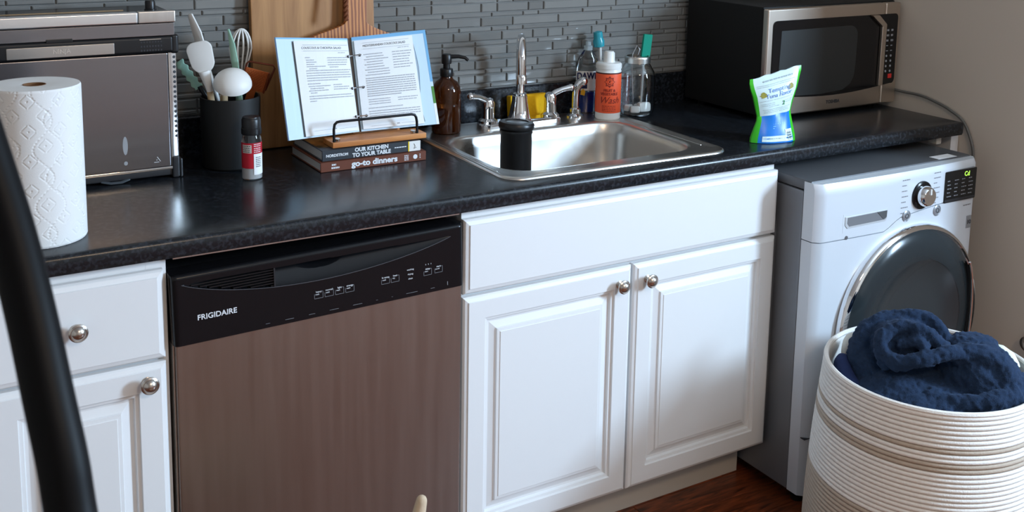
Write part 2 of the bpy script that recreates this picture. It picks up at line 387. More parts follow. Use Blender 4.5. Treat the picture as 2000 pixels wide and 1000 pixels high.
def button(x, z, a, bb):
    dtext(a, x, z+.006, .0052); dtext(bb, x-.003, z+.001, .004)
    for q in ((-.009, -.0075, .009, -.007), (-.009, -.0075, -.0085, .002), (.0085, -.0075, .009, .006), (.005, .0055, .009, .006)): rb.quad((x+q[0], PF-.0005, z+q[1]), (x+q[2], PF-.0005, z+q[1]), (x+q[2], PF-.0005, z+q[3]), (x+q[0], PF-.0005, z+q[3]))
for i, s_ in enumerate(('heavy', 'normal', 'light', 'energy')): button(.277+i*.0215, .045, s_, 'wash')
for i, (s_, t_) in enumerate((('hi temp', 'wash'), ('heat', 'dry'))): button(.418+i*.021, .046, s_, t_)
for i, s_ in enumerate(('washing', 'drying', 'clean')): dtext(s_, .473, .058-i*.0095, .0048)
button(.512, .046, 'delay', 'start'); button(.537, .047, 'start', 'cancel')
for i in range(3): rb.box(.507+.006*i, .5085+.006*i, PF-.0008, PF, .0605, .063)
strokes(rb, .17, .555, .0085, PF-.0006, .0005, random.Random(3), .002, .03, .03)
rb.box(.557, .558, PF-.0006, PF, .008, .016)
rb.xf(TILT).out('button_marks', mat('faint_print', (.3, .31, .33), .5), cp, world=True, ang=0)
# ================================================================== sink
sk = thing('sink', 'stainless steel single-bowl drop-in sink set into the black worktop', 'sink', (1.055, .325, T), (0, 0, -R(1.1)))
def loop(o, z): return [(p[0], p[1], z) for p in o]
hw, y0, y1 = .3165, -.283, .272
ox0, ox1, oy0, oy1 = -.277, .262, -.222, .142
rows = [loop(rrect(-hw, hw, y0, y1, .05), .0005), loop(rrect(-hw+.001, hw-.001, y0+.001, y1-.001, .05), .004), loop(rrect(-hw+.005, hw-.005, y0+.005, y1-.005, .046), .0062), loop(rrect(-hw+.010, hw-.010, y0+.010, y1-.010, .042), .0058),
        loop(rrect(-hw+.016, hw-.016, y0+.016, y1-.016, .04), .0035), loop(rrect(ox0-.012, ox1+.012, oy0-.012, oy1+.012, .088), .0035), loop(rrect(ox0-.004, ox1+.004, oy0-.004, oy1+.004, .08), .0022), loop(rrect(ox0, ox1, oy0, oy1, .076), -.004),
        loop(rrect(ox0+.004, ox1-.004, oy0+.004, oy1-.004, .072), -.03), loop(rrect(ox0+.018, ox1-.018, oy0+.016, oy1-.016, .065), -.145), loop(rrect(ox0+.028, ox1-.028, oy0+.026, oy1-.026, .06), -.168), loop(rrect(ox0+.05, ox1-.05, oy0+.048, oy1-.048, .05), -.178), loop(rrect(-.06, .045, -.09, .01, .045), -.181)]
b = B(); vs_ = b.grid(rows, closed_v=True); b.bm.faces.new(vs_[-1])
o = b.out('bowl', sinksteel, sk, ang=60); o['label'] = 'satin steel bowl and rim'
B().lathe([(.056, -.1805), (.056, -.178), (.045, -.1775), (.04, -.1795), (.012, -.1795), (.012, -.172), (0, -.171)], 28, (-.008, -.04, 0)).out('drain', chrome, sk)
for k, (x0_, yy0, x1_, yy1) in enumerate(((-.30, .22, -.288, -.2), (.285, .23, .285, -.2))):
    B().tube([(x0_, yy0, .0035), (x0_, yy1, .0035)], .0012, 6).out('rim_ridge', sinksteel, sk)

# ================================================================== faucet
fx, fy = 1.055, .535
fz = T+.0035
fa = thing('faucet', 'chrome gooseneck kitchen faucet with two lever handles behind sink', 'faucet', (fx, fy, fz))
pts = rrect(-.128, .128, -.028, .028, .0279, 8)
b = B(); b.grid([loop(pts, 0), loop(pts, .010), loop(rrect(-.125, .125, -.025, .025, .0249, 8), .0135), loop(rrect(-.118, .118, -.018, .018, .0179, 8), .015)], closed_v=True)
b.bm.faces.new([b.bm.verts.new(p) for p in loop(rrect(-.118, .118, -.018, .018, .0179, 8), .015)]); b.out('base_plate', chrome, fa)
B().lathe([(.033, .012), (.033, .018), (.029, .022), (.026, .04), (.0215, .065), (.0205, .078), (.0185, .08), (.0185, .084), (.0135, .087)], 28).out('spout_body', chrome, fa)
d = Vector((-.50, -.866, 0)); rr_ = .058; zc = .185
path = [Vector((0, 0, .08)), Vector((0, 0, .13)), Vector((0, 0, zc))]
for i in range(1, 15):
    a = PI*1.03*i/14; path.append(Vector((0, 0, zc))+d*(rr_*(1-math.cos(a)))+Vector((0, 0, rr_*math.sin(a))))
path.append(path[-1]+Vector((0, 0, -.03)))
B().tube(path, .0118, 18).out('spout', chrome, fa)
p = path[-1]; B().lathe([(.0125, -.014), (.0145, -.014), (.0145, .006), (.0118, .01)], 20, p+Vector((0, 0, -.004))).out('aerator', chrome, fa)
for sx_, dx, dz, dy in ((-1, -.058, .022, -.012), (1, .058, .018, -.01)):
    x = sx_*.098
    h = B().lathe([(.026, .012), (.0255, .02), (.0175, .026), (.0165, .05), (.0175, .066), (.0135, .076), (.006, .080), (0, .0805)], 24, (x, 0, 0)).out('handle', chrome, fa)
    B().tube([(x, 0, .068), (x+dx*.25, dy*.3, .078), (x+dx*.6, dy*.7, .082+dz*.2), (x+dx, dy, .083+dz*.35)], [.0085, .0085, .0075, .0085], 14).ball((x+dx*1.04, dy, .083+dz*.38), .010, 12).out('lever', chrome, h)
sp = thing('side_sprayer', 'chrome side sprayer on sink deck right of the faucet', 'sprayer', (1.243, .545, fz))
B().lathe([(.026, 0), (.0255, .006), (.017, .012), (.0165, .024), (.0135, .027)], 24).out('holder', chrome, sp)
B().tube([(0, 0, .02), (0, 0, .06), (.001, -.001, .078), (.007, -.006, .094), (.014, -.010, .101)], [.011, .011, .0115, .012, .0125], 16).ball((.017, -.012, .102), .0135, 14).out('spray_head', chrome, sp)
# yellow sponge leaning on the upstand
M = Matrix.Translation((1.118, .5945, T+.0075)) @ Matrix.Rotation(-R(6), 4, 'X')
o = B().box(-.060, .060, -.012, .012, 0, .062, .004).xf(M).out('sponge', mat('yellow_sponge', srgb(236, 178, 6), .9, bump=.6, bscale=400)); tag(o, 'yellow sponge standing behind the faucet against the black upstand', 'sponge')

# ================================================================== black lidded canister in the bowl
cn = thing('canister', 'black cylindrical canister with tilted lid standing in sink bowl', 'canister', (.93, .345, T-.179))
B().lathe([(0, .0015), (.036, .0015), (.039, .004), (.0395, .208), (.0415, .211), (.0415, .219), (.039, .221)], 36).out('body', blk, cn)
B().lathe([(.0435, 0), (.045, .003), (.045, .012), (.042, .0165), (.030, .018), (.028, .0155), (0, .0155)], 36, M=Matrix.Translation((0, 0, .2215)) @ Matrix.Rotation(R(3), 4, 'Y')).out('lid', blk, cn)

# ================================================================== amber soap dispenser
amber = mat('amber_glass', (.36, .09, .016), .04, trans=.93, ior=1.45)
sd = thing('soap_dispenser', 'amber glass soap dispenser bottle with black pump', 'dispenser', (.832, .535, fz))
B().lathe([(0, 0), (.034, 0), (.0375, .004), (.0378, .01), (.0378, .108), (.0355, .122), (.028, .134), (.018, .141), (.0155, .146), (.0155, .152)], 36).out('bottle', amber, sd)
B().lathe([(0, .002), (.0355, .002), (.0358, .07), (0, .071)], 32).out('soap', mat('amber_soap', (.03, .008, .002), .2), sd)
pu = B().lathe([(.0165, .148), (.017, .149), (.017, .166), (.0155, .168), (.009, .169), (.009, .180), (.0125, .181), (.0130, .183), (.0130, .203), (.011, .206), (0, .207)], 24).out('pump', blk, sd)
B().tube([(.006, -.004, .199), (.026, -.016, .200), (.040, -.025, .197), (.047, -.030, .190)], [.006, .0052, .0045, .004], 10).out('nozzle', blk, pu)

# ================================================================== vegetable wash bottle
orange = mat('orange_label', srgb(240, 92, 52), .45)
vw = thing('wash_bottle', 'white squeeze bottle with orange label and flip-top cap', 'bottle', (1.3165, .492, fz), (0, 0, -R(30)))
vw.scale = (.91, .91, 1)
wp = mat('white_plastic', (.80, .79, .76), .35)
B().lathe([(0, 0), (.036, 0), (.0385, .003), (.0388, .135), (.036, .143), (.020, .147)], 36).out('body', wp, vw)
B().lathe([(.0391, .020), (.0393, .021), (.0393, .128), (.0391, .129)], 36, cap=False).out('label', orange, vw, recalc=True)
B().lathe([(.0390, .129), (.0393, .1292), (.0393, .1325), (.039, .1327)], 36, cap=False).out('band', mat('maroon_band', srgb(70, 20, 16), .5), vw)
B().lathe([(.0395, .142), (.0398, .144), (.0395, .154), (.036, .158), (.019, .159), (.0175, .162), (.0170, .184), (.013, .189), (0, .1895)], 32).out('cap', wp, vw)
dkred = mat('dark_red_print', srgb(140, 40, 25), .6)
def wrap(s, size, z, rad, m, parent, a0=-PI/2, **k):
    o = text(s, size, m, parent, (0, 0, 0), rot=(0, 0, 0), **k)
    for v in o.data.vertices:
        a = a0+v.co.x/rad; h = rad+.0004+v.co.z; v.co = Vector((h*math.cos(a), h*math.sin(a), z+v.co.y))
    return o
b = B(); R_ = .0396
star = []
for i in range(16):
    a = 2*PI*i/16; r_ = .017 if i % 2 == 0 else .012; star.append((r_*math.cos(a), r_*math.sin(a)))
vs_ = [b.bm.verts.new((R_*math.cos(-PI/2+p[0]/R_), R_*math.sin(-PI/2+p[0]/R_), .108+p[1])) for p in star]; c_ = b.bm.verts.new((0, -R_, .108))
for i in range(16): b.bm.faces.new((vs_[i], vs_[(i+1) % 16], c_))
b.out('emblem', dkred, vw, ang=0)
b = B(); n_ = 24
for i in range(n_):
    q = []
    for a_, r_ in ((i, .0098), (i+1, .0098), (i+1, .0082), (i, .0082)):
        a = 2*PI*a_/n_; q.append(((R_+.0004)*math.cos(-PI/2+r_*math.cos(a)/R_), (R_+.0004)*math.sin(-PI/2+r_*math.cos(a)/R_), .108+r_*math.sin(a)))
    b.quad(*q)
b.out('emblem_ring', orange, vw, ang=0)
wrap('G', .016, .108, .0400, orange, vw, bold=.0004)
wrap('FRUIT &', .0105, .084, R_, dkred, vw, bold=.0002); wrap('VEGETABLE', .0105, .074, R_, dkred, vw, bold=.0002)
wrap('Wash', .027, .056, R_, dkred, vw, shear=.35)
b = B(); rr2 = random.Random(5)
def cstroke(b, a0, a1, z, h, rad, rnd, wmin=.003, wmax=.008, gap=.0016):
    x = a0*rad
    while x < a1*rad:
        e = min(a1*rad, x+rnd.uniform(wmin, wmax)); p = [(rad*math.cos(-PI/2+t/rad), rad*math.sin(-PI/2+t/rad)) for t in (x, e)]
        b.quad((*p[0], z-h/2), (*p[1], z-h/2), (*p[1], z+h/2), (*p[0], z+h/2)); x = e+gap
for z_ in (.040, .0355, .031, .0265): cstroke(b, -.55, .55, z_, .0016, R_, rr2)
b.out('fine_print', dkred, vw, ang=0)

# ================================================================== glass jar
jr = thing('mason_jar', 'clear glass jar with silver screw band holding white tablets', 'jar', (1.412, .487, fz+.0005 if False else T+.0065))
B().lathe([(0, .002), (.040, 0), (.046, .003), (.0505, .012), (.0515, .03), (.0515, .105), (.048, .125), (.038, .142), (.034, .148), (.034, .164), (.0315, .164), (.0315, .149), (.0355, .141), (.0455, .124), (.049, .105), (.049, .03), (.048, .014), (.043, .007), (0, .006)], 40).out('glass', glass, jr)
B().lathe([(.0365, .149), (.0368, .150), (.0362, .1525), (.0368, .155), (.0362, .158), (.0368, .161), (.0362, .166), (.0350, .1675), (.0310, .1675), (.0310, .1665), (.0345, .166), (.0345, .149), (.0365, .149)], 36, cap=False).out('screw_band', mat('zinc_band', (.62, .61, .58), .3, 1.), jr)
chalk = mat('white_tablet', (.82, .80, .76), .8)
rj = random.Random(4)
for i, (dx, dy, sz) in enumerate(((-.016, -.016, .019), (.016, -.014, .026), (.022, .022, .015), (-.020, .016, .017), (.0, .03, .014))):
    M = Matrix.Translation((1.412+dx, .487+dy, T+.0135+sz*.55)) @ Matrix.Rotation(rj.uniform(-1, 1), 4, 'Z') @ Matrix.Rotation(rj.uniform(-.2, .2), 4, 'X')
    o = B().box(-sz*.7, sz*.7, -sz*.5, sz*.5, -sz*.55, sz*.55, sz*.25).xf(M).out('tablet', chalk)
    tag(o, 'lumpy white tablet in the bottom of the clear jar', 'tablet', 'white tablets in the jar')
# sponge stick and wire out of the jar
ss = thing('sponge_wand', 'teal sponge strip on a stick in the jar mouth', 'sponge', (1.432, .487, T+.02))
M = Matrix.Translation((1.436, .484, 1.088)) @ Matrix.Rotation(R(7), 4, 'Y')
B().box(-.015, .015, -.004, .004, -.005, .060, .0015).xf(M).out('sponge_pad', mat('teal_sponge', srgb(18, 136, 112), .9, bump=.5, bscale=300), ss, world=True)
B().tube([(1.428, .487, T+.016), (1.433, .485, 1.085)], .003, 8).out('stick', mat('clear_plastic', (.8, .85, .85), .1, trans=.6), ss, world=True)
o = B().tube([(1.404, .49, T+.03), (1.392, .487, 1.07), (1.393, .486, 1.095), (1.408, .486, 1.118), (1.418, .486, 1.106), (1.412, .487, 1.09)], .0011, 6).out('wire_loop', mat('grey_wire', (.35, .34, .33), .4, .8)); tag(o, 'thin bent wire loop sticking out of the clear jar', 'wire')

# ================================================================== blue dish soap bottle and brush behind the orange label bottle
ds = thing('dish_soap', 'dish soap bottle with blue liquid and white label behind orange-label bottle', 'bottle', (1.311, .586, fz), (0, 0, -R(22)))
def oval(sx, sy, z, n=28): return [(sx*math.cos(2*PI*i/n), sy*math.sin(2*PI*i/n), z) for i in range(n)]
b = B(); vs_ = b.grid([oval(.030, .018, 0), oval(.034, .021, .004), oval(.034, .021, .06), oval(.0335, .0205, .125), oval(.028, .018, .155), oval(.014, .012, .178), oval(.011, .011, .182)], closed_v=True); b.bm.faces.new(vs_[0]); b.bm.faces.new(vs_[-1]); b.out('bottle', glass, ds)
b = B(); vs_ = b.grid([oval(.031, .019, .003), oval(.0328, .0198, .006), oval(.0328, .0198, .062)], closed_v=True); b.bm.faces.new(vs_[0]); b.bm.faces.new(vs_[-1]); b.out('blue_liquid', mat('blue_soap', srgb(10, 52, 150), .15), ds)
def arc(rx, ry, z, a0, a1, n=14): return [(rx*math.cos(R(a0+(a1-a0)*i/n)), ry*math.sin(R(a0+(a1-a0)*i/n)), z) for i in range(n+1)]
B().__class__
b = B(); b.grid([arc(.0346, .0216, .066, 190, 350), arc(.0346, .0216, .122, 190, 350)]); b.out('label', wp, ds, ang=0, recalc=False)
navy_ink = mat('navy_ink', srgb(14, 24, 78), .5)
text('DAWN', .026, navy_ink, ds, (-.002, -.0222, .108), bold=.0009, sx=.8)
b = B(); b.grid([arc(.0348, .0218, .072, 215, 262), arc(.0348, .0218, .086, 215, 262)]); b.out('label_band', navy_ink, ds, ang=0, recalc=False)
o = text('D', .001, navy_ink, ds, (0, -.02, .05)); bpy.data.objects.remove(o)
b = B(); b.prism([(-.024, .055), (-.012, .052), (-.010, .064), (-.016, .072), (-.023, .066)], -.0218, -.0215); b.out('yellow_mark', mat('yellow_print', srgb(226, 170, 30), .5), ds)
B().lathe([(.0125, .180), (.0125, .192), (.008, .194), (.0075, .204), (0, .205)], 20).out('cap', mat('clear_cap', (.75, .85, .88), .15, trans=.7), ds)
dbr = thing('dish_brush', 'dish wand with translucent teal head standing behind the soap bottle', 'brush', (1.352, .590, fz))
B().tube([(1.366, .596, fz), (1.356, .590, 1.085), (1.348, .582, 1.115)], [.005, .0048, .0045], 10).out('handle', wp, dbr, world=True)
B().lathe([(.006, 0), (.0155, .004), (.0165, .020), (.013, .028), (.0135, .034), (.0125, .046), (0, .049)], 20, M=Matrix.Rotation(-R(8), 4, 'Y'), c=(1.345, .580, 1.103)).out('head', mat('teal_plastic', srgb(60, 175, 190), .25, trans=.35), dbr, world=True)
# ================================================================== chopping boards
bamboo = ramp_mat('bamboo', srgb(146, 96, 50), srgb(198, 146, 90), .25, .8, 5, .5, stretch=(9, 1, .7), detail=6, dist=.6, bump=.05)
acacia = ramp_mat('acacia', srgb(140, 74, 34), srgb(206, 136, 76), .15, .85, 34, .5, stretch=(1, 1, .12), dist=4, wave=True)
lean = Matrix.Translation((.497, .584, T+.0015)) @ Matrix.Rotation(-R(3.0), 4, 'X')
o = B().prism(rrect(-.158, .158, 0, .46, .018, 5), -.010, .010, 'xz', .003).xf(lean).out('bamboo_board', bamboo); tag(o, 'tall pale bamboo chopping board leaning against the tiled backsplash', 'chopping board')
pts = [(-.125, .02), (-.11, 0), (.11, 0), (.125, .02), (.125, .245)]
for i in range(1, 9):
    t = i/8; pts.append((.125-.097*(1-math.cos(t*PI/2))**.9, .245+.045*math.sin(t*PI/2)) if False else (.125-.098*(t*t*(3-2*t)), .245+.05*t))
pts += [(.026, .40), (.018, .415), (-.018, .415), (-.026, .40)]
for i in range(8, 0, -1):
    t = i/8; pts.append((-.125+.098*(t*t*(3-2*t)), .245+.05*t))
pts.append((-.125, .245))
lean = Matrix.Translation((.578, .548, T+.0085)) @ Matrix.Rotation(-R(3.4), 4, 'X') @ Matrix.Rotation(R(3), 4, 'Y')
o = B().prism(pts, -.008, .008, 'xz', .002).xf(lean).out('paddle_board', acacia); tag(o, 'striped reddish wood paddle board with neck handle behind the open binder', 'chopping board')

rope = []
for k_ in range(60):
    a = k_*.75; rope.append((.5, a))
pb = bpy.data.objects['paddle_board']
for ph in (0, PI):
    B().tube([(.552+.0035*math.cos(k_*.6+ph)+.00012*k_, .524+.0035*math.sin(k_*.6+ph)+.0004*k_, 1.225+.0022*k_) for k_ in range(60)], .0034, 7).out('hanging_cord', mat('brown_cord', srgb(120, 66, 36), .8), pb)
# ================================================================== cookbooks
pages = mat('page_block', (.55, .53, .50), .8, noise=.15, nscale=300, stretch=(1, 1, 40))
def book(name, label, x0, x1, y0, y1, z0, z1, cover):
    t = thing(name, label, 'book', ((x0+x1)/2, (y0+y1)/2, z0), group='cookbooks under the binder stand')
    b = B(); b.box(x0, x1, y0, y1, z0, z0+.0025, .0008, 1); b.box(x0, x1, y0, y1, z1-.0025, z1, .0008, 1); b.box(x0, x1, y0-.0008, y0+.003, z0, z1, .0008, 1); b.out('cover', cover, t, world=True)
    B().box(x0+.003, x1-.003, y0+.003, y1-.003, z0+.0025, z1-.0025).out('pages', pages, t, world=True, ang=0)
    return t
brown = mat('brown_cover', srgb(104, 56, 38), .45); slate = mat('slate_cover', srgb(52, 56, 62), .4)
bk = book('cookbook', 'brown-spined cookbook lying flat, bottom of the pair under the stand', .402, .662, .310, .505, T+.0005, T+.0225, brown)
text('go-to dinners', .0185, wink, bk, (.532, .3088, T+.0118), bold=.0007, sx=1.12, world=True)
_i = B(); strokes(_i, .428, .438, T+.0155, .3088, .004, random.Random(1), .0025, .004, .001); strokes(_i, .427, .446, T+.0085, .3088, .004, random.Random(6), .0025, .004, .001); _i.out('author_print', wink, bk, world=True, ang=0)
b = B(); rk = random.Random(2)
for z_ in (T+.006, T+.0095, T+.013, T+.0165): strokes(b, .606, .617, z_, .3088, .0018, rk, .002, .006, .001)
b.prism([(.634+.0055*math.cos(2*PI*i/14), T+.0115+.0055*math.sin(2*PI*i/14)) for i in range(14)], .3087, .309)
for z_ in (T+.008, T+.012, T+.016): strokes(b, .645, .649, z_, .3088, .002, rk, .002, .003, .001)
b.out('spine_print', wink, bk, world=True, ang=0)
bk = book('cookbook', 'grey-spined cookbook with yellow and white spine end lying on brown one', .409, .651, .318, .510, T+.0230, T+.0475, slate)
text('OUR KITCHEN', .0125, wink, bk, (.528, .3168, T+.0415), bold=.0005, sx=1.0, world=True)
text('TO YOUR TABLE', .0125, wink, bk, (.528, .3168, T+.0295), bold=.0005, sx=1.0, world=True)
text('NORDSTROM', .0085, wink, bk, (.444, .3168, T+.0345), bold=.0003, world=True)
b = B(); strokes(b, .585, .616, T+.036, .3168, .0022, rk, .003, .006, .001); b.out('spine_print', wink, bk, world=True, ang=0)
B().box(.6195, .6225, .3165, .3172, T+.0235, T+.047).out('yellow_stripe', mat('yellow_stripe', srgb(232, 200, 40), .5), bk, world=True, ang=0)
B().box(.6225, .6508, .3165, .3172, T+.0235, T+.047).out('white_spine_end', wp, bk, world=True, ang=0)
B().tube([(.634, .3162, T+.041), (.637, .3162, T+.035), (.634, .3162, T+.029), (.640, .3162, T+.032)], .0006, 5).out('spine_mark', ink, bk, world=True)
b = B(); b.box(.412, .648, .3165+.03, .505, T+.0476, T+.0479); b.out('cover_photo', ramp_mat('cover_photo', srgb(60, 50, 30), srgb(176, 120, 62), .4, .6, 22, .35), bk, world=True, ang=0)

# ================================================================== binder stand and binder
ZB = T+.0485
oak = ramp_mat('stand_wood', srgb(168, 96, 40), srgb(214, 146, 82), .3, .75, 8, .45, stretch=(1, 6, 6))
st = thing('book_stand', 'wooden book stand with black wire page holder on the cookbooks', 'stand', (.554, .38, ZB))
B().box(.437, .671, .325, .385, ZB, ZB+.013, .002).out('ledge', oak, st, world=True)
b = B(); zz = ZB+.011; yy = .332
path = [(.447, yy+.012, ZB+.012), (.443, yy, zz+.002), (.4425, yy, zz+.030), (.4445, yy, zz+.042), (.450, yy, zz+.047), (.458, yy, zz+.048), (.635, yy, zz+.048), (.643, yy, zz+.046), (.647, yy, zz+.040), (.649, yy, zz+.03), (.650, yy, zz+.002), (.647, yy+.012, ZB+.012)]
b.tube(path, .0032, 10); b.out('wire_holder', mat('black_wire', (.01, .01, .012), .3, .4), st, world=True)
for x_ in (.452, .64): B().tube([(x_, .335, ZB+.015), (x_, .334, ZB+.020)], .006, 10).out('wire_foot', nickel, st, world=True)
BK0, BK1 = Vector((0, .388, ZB+.010)), Vector((0, .462, ZB+.16))
B().box(.52, .59, -.003, .003, 0, .15).xf(Matrix.Translation((0, .408, ZB+.010)) @ Matrix.Rotation(-R(15), 4, 'X')).out('back_rest', oak, st, world=True)
bn = thing('ring_binder', 'open pale blue ring binder with printed recipe pages on the stand', 'binder', (.54, .38, ZB+.013))
ybot, ytop, dsp = .372, .435, .016
quadL = [pY(563, 275, ybot-.004), pY(702, 257, ybot+dsp), pY(678, 75, ytop+dsp), pY(536, 73, ytop-.004)]
quadR = [pY(706, 257, ybot+dsp), pY(858, 242, ybot-.004), pY(830, 58, ytop-.004), pY(686, 73, ytop+dsp)]
def mapq(q, u, v, off=0.):
    p = q[0]*(1-u)*(1-v)+q[1]*u*(1-v)+q[2]*u*v+q[3]*(1-u)*v
    n = (q[1]-q[0]).cross(q[3]-q[0]).normalized(); return p+n*off
def sheet(q, u0, u1, v0, v1, o0, o1, name, m, n=8, bow=0.):
    b = B()
    for off in (o0, o1):
        pass
    top = [[mapq(q, u0+(u1-u0)*i/n, v, o1+bow*math.sin(PI*i/n)) for i in range(n+1)] for v in (v0, v1)]
    bot = [[mapq(q, u0+(u1-u0)*i/n, v, o0) for i in range(n+1)] for v in (v0, v1)]
    vt = b.grid(top); vb = b.grid(bot)
    for r in (0, 1):
        for i in range(n): b.bm.faces.new((vt[r][i], vt[r][i+1], vb[r][i+1], vb[r][i]))
    for i in (0, n): b.bm.faces.new((vt[0][i], vt[1][i], vb[1][i], vb[0][i]))
    return b.out(name, m, bn, world=True, ang=0)
pale = mat('pale_blue_cover', srgb(198, 221, 236), .4); blue_e = mat('blue_cover_edge', srgb(112, 172, 214), .4)
for q, e0 in ((quadL, 0), (quadR, 1)):
    sheet(q, 0, 1, 0, 1, -.003, 0, 'cover', pale)
sheet(quadL, 0, 1, .985, 1, 0, .0004, 'cover_edge', blue_e); sheet(quadR, 0, 1, .965, 1, 0, .0004, 'cover_edge', blue_e)
sheet(quadR, .965, 1, .45, .965, 0, .0004, 'cover_edge', blue_e); sheet(quadR, .965, 1, .22, .40, 0, .0004, 'cover_edge', mat('green_edge', srgb(70, 130, 40), .5)); sheet(quadR, .965, 1, 0, .22, 0, .0004, 'cover_edge', paper)
sheet(quadL, 0, .012, 0, 1, 0, .0004, 'cover_edge', mat('dark_blue_edge', srgb(40, 70, 110), .5))
b = B(); b.grid([[mapq(quadL, .985, v, -.003) for v in (0, 1)], [mapq(quadL, 1, v, -.006) for v in (0, 1)], [mapq(quadR, 0, v, -.006) for v in (0, 1)], [mapq(quadR, .015, v, -.003) for v in (0, 1)]]); b.out('spine', mat('binder_spine', (.16, .13, .11), .5), bn, world=True, ang=0)
PL = sheet(quadL, .235, .985, .015, .965, .002, .0045, 'page_stack', paper, bow=.003)
PR = sheet(quadR, .02, .80, .02, .955, .002, .0055, 'page_stack', paper, bow=.003)
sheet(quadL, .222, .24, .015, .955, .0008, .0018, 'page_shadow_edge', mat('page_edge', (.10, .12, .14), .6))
b = B()
for i in range(12):
    v = .04+.86*i/12; u = .815-.018*math.sin(i*.6); b.tube([mapq(quadR, u, v, .002), mapq(quadR, .815-.018*math.sin((i+1)*.6), v+.86/12, .002)], .0007, 5)
b.out('divider_edge', mat('divider_edge', (.12, .14, .18), .6), bn, world=True)
def pstroke(b, q, u0, u1, v, h, rnd, off, bold=False, wmin=.02, wmax=.07, gap=.008):
    u = u0
    while u < u1-.01:
        e = min(u1, u+rnd.uniform(wmin, wmax)); nseg = 2
        o_ = off+.003*math.sin(PI*min(1, max(0, ((u+e)/2-(.235 if q is quadL else .02))/.76)))
        b.quad(mapq(q, u, v-h/2, o_), mapq(q, e, v-h/2, o_), mapq(q, e, v+h/2, o_), mapq(q, u, v+h/2, o_)); u = e+gap
rp = random.Random(21)
b = B()
for v, u0, u1 in ((.795, .36, .42), (.77, .37, .47), (.748, .37, .50), (.726, .37, .48), (.704, .37, .62), (.682, .40, .50), (.79, .66, .95), (.766, .66, .95), (.742, .66, .94), (.718, .66, .92), (.694, .68, .80)): pstroke(b, quadL, u0, u1, v, .008, rp, .0056)
for v, u0, u1 in ((.662, .355, .97), (.637, .355, .95), (.612, .355, .97), (.587, .355, .97), (.562, .355, .78), (.530, .355, .52), (.505, .36, .66), (.482, .38, .56), (.46, .36, .62), (.438, .38, .46), (.51, .70, .82), (.487, .70, .92), (.464, .70, .90), (.405, .355, .95), (.38, .355, .97), (.355, .355, .44)): pstroke(b, quadL, u0, u1, v, .0085, rp, .0056)
pstroke(b, quadL, .34, .97, .922, .003, rp, .0056, wmin=2, wmax=3); pstroke(b, quadL, .34, .97, .862, .003, rp, .0056, wmin=2, wmax=3); pstroke(b, quadL, .82, .92, .842, .006, rp, .0056)
pstroke(b, quadL, .35, .60, .06, .003, rp, .0056, wmin=2, wmax=3); pstroke(b, quadL, .64, .67, .062, .012, rp, .0056); pstroke(b, quadL, .70, .95, .055, .003, rp, .0056, wmin=2, wmax=3)
b.out('page_print', mat('page_ink', (.42, .42, .45), .6), bn, world=True, ang=0, recalc=False)
b = B()
for k in range(9): pstroke(b, quadR, .13 if k % 2 == 0 else .16, .44-.08*rp.random(), .80-k*.0275, .0085, rp, .0066)
for k in range(7): pstroke(b, quadR, .50, .78-.08*rp.random(), .80-k*.0275, .0085, rp, .0066)
for k in range(9): pstroke(b, quadR, .125, .76 if k < 8 else .55, .545-k*.0232, .0095, rp, .0066)
for k in range(3): pstroke(b, quadR, .13, .40, .322-k*.024, .008, rp, .0066)
for k in range(2): pstroke(b, quadR, .50, .76, .318-k*.024, .008, rp, .0066)
pstroke(b, quadR, .12, .55, .232, .008, rp, .0066)
for k in range(3): pstroke(b, quadR, .12, .77, .198-k*.024, .0085, rp, .0066)
pstroke(b, quadR, .12, .74, .922, .003, rp, .0066, wmin=2, wmax=3); pstroke(b, quadR, .12, .74, .858, .003, rp, .0066, wmin=2, wmax=3); pstroke(b, quadR, .58, .73, .84, .006, rp, .0066)
pstroke(b, quadR, .12, .42, .045, .003, rp, .0066, wmin=2, wmax=3); pstroke(b, quadR, .45, .48, .05, .012, rp, .0066); pstroke(b, quadR, .5, .72, .05, .003, rp, .0066, wmin=2, wmax=3)
b.out('page_print', mat('page_ink', (.42, .42, .45), .6), bn, world=True, ang=0, recalc=False)
def qtext(s, q, u, v, size, off, **k):
    o = text(s, size, ink, bn, (0, 0, 0), rot=(0, 0, 0), ext=0, **k); W_, H_ = (q[1]-q[0]).length, (q[3]-q[0]).length
    for vt in o.data.vertices:
        uu = u+vt.co.x/W_; bow = .003*math.sin(PI*min(1, max(0, (uu-(.235 if q is quadL else .02))/(.75 if q is quadL else .78))))
        vt.co = mapq(q, uu, v+vt.co.y/H_, off+bow)-bn.location
    return o
qtext('COUSCOUS & CHICKPEA SALAD', quadL, .60, .892, .0076, .0049, sx=.9)
qtext('MEDITERRANEAN COUSCOUS SALAD', quadR, .41, .890, .0076, .0059, sx=.86)
b = B()
for v in (.80, .46, .16):
    c0, c1 = mapq(quadL, .965, v, .004), mapq(quadR, .075, v, .006); mid = (c0+c1)/2+(mapq(quadL, 1, v, .02)-mapq(quadL, 1, v, 0))
    B().tube([c0, c0*.7+mid*.3+(mid-(c0+c1)/2)*.4, mid, c1*.7+mid*.3+(mid-(c0+c1)/2)*.4, c1], .0013, 8).out('ring', chrome, bn, world=True)
    for c_ in (c0, c1): B().ball(c_, .0034, 10).out('ring_hole', ink, bn, world=True)

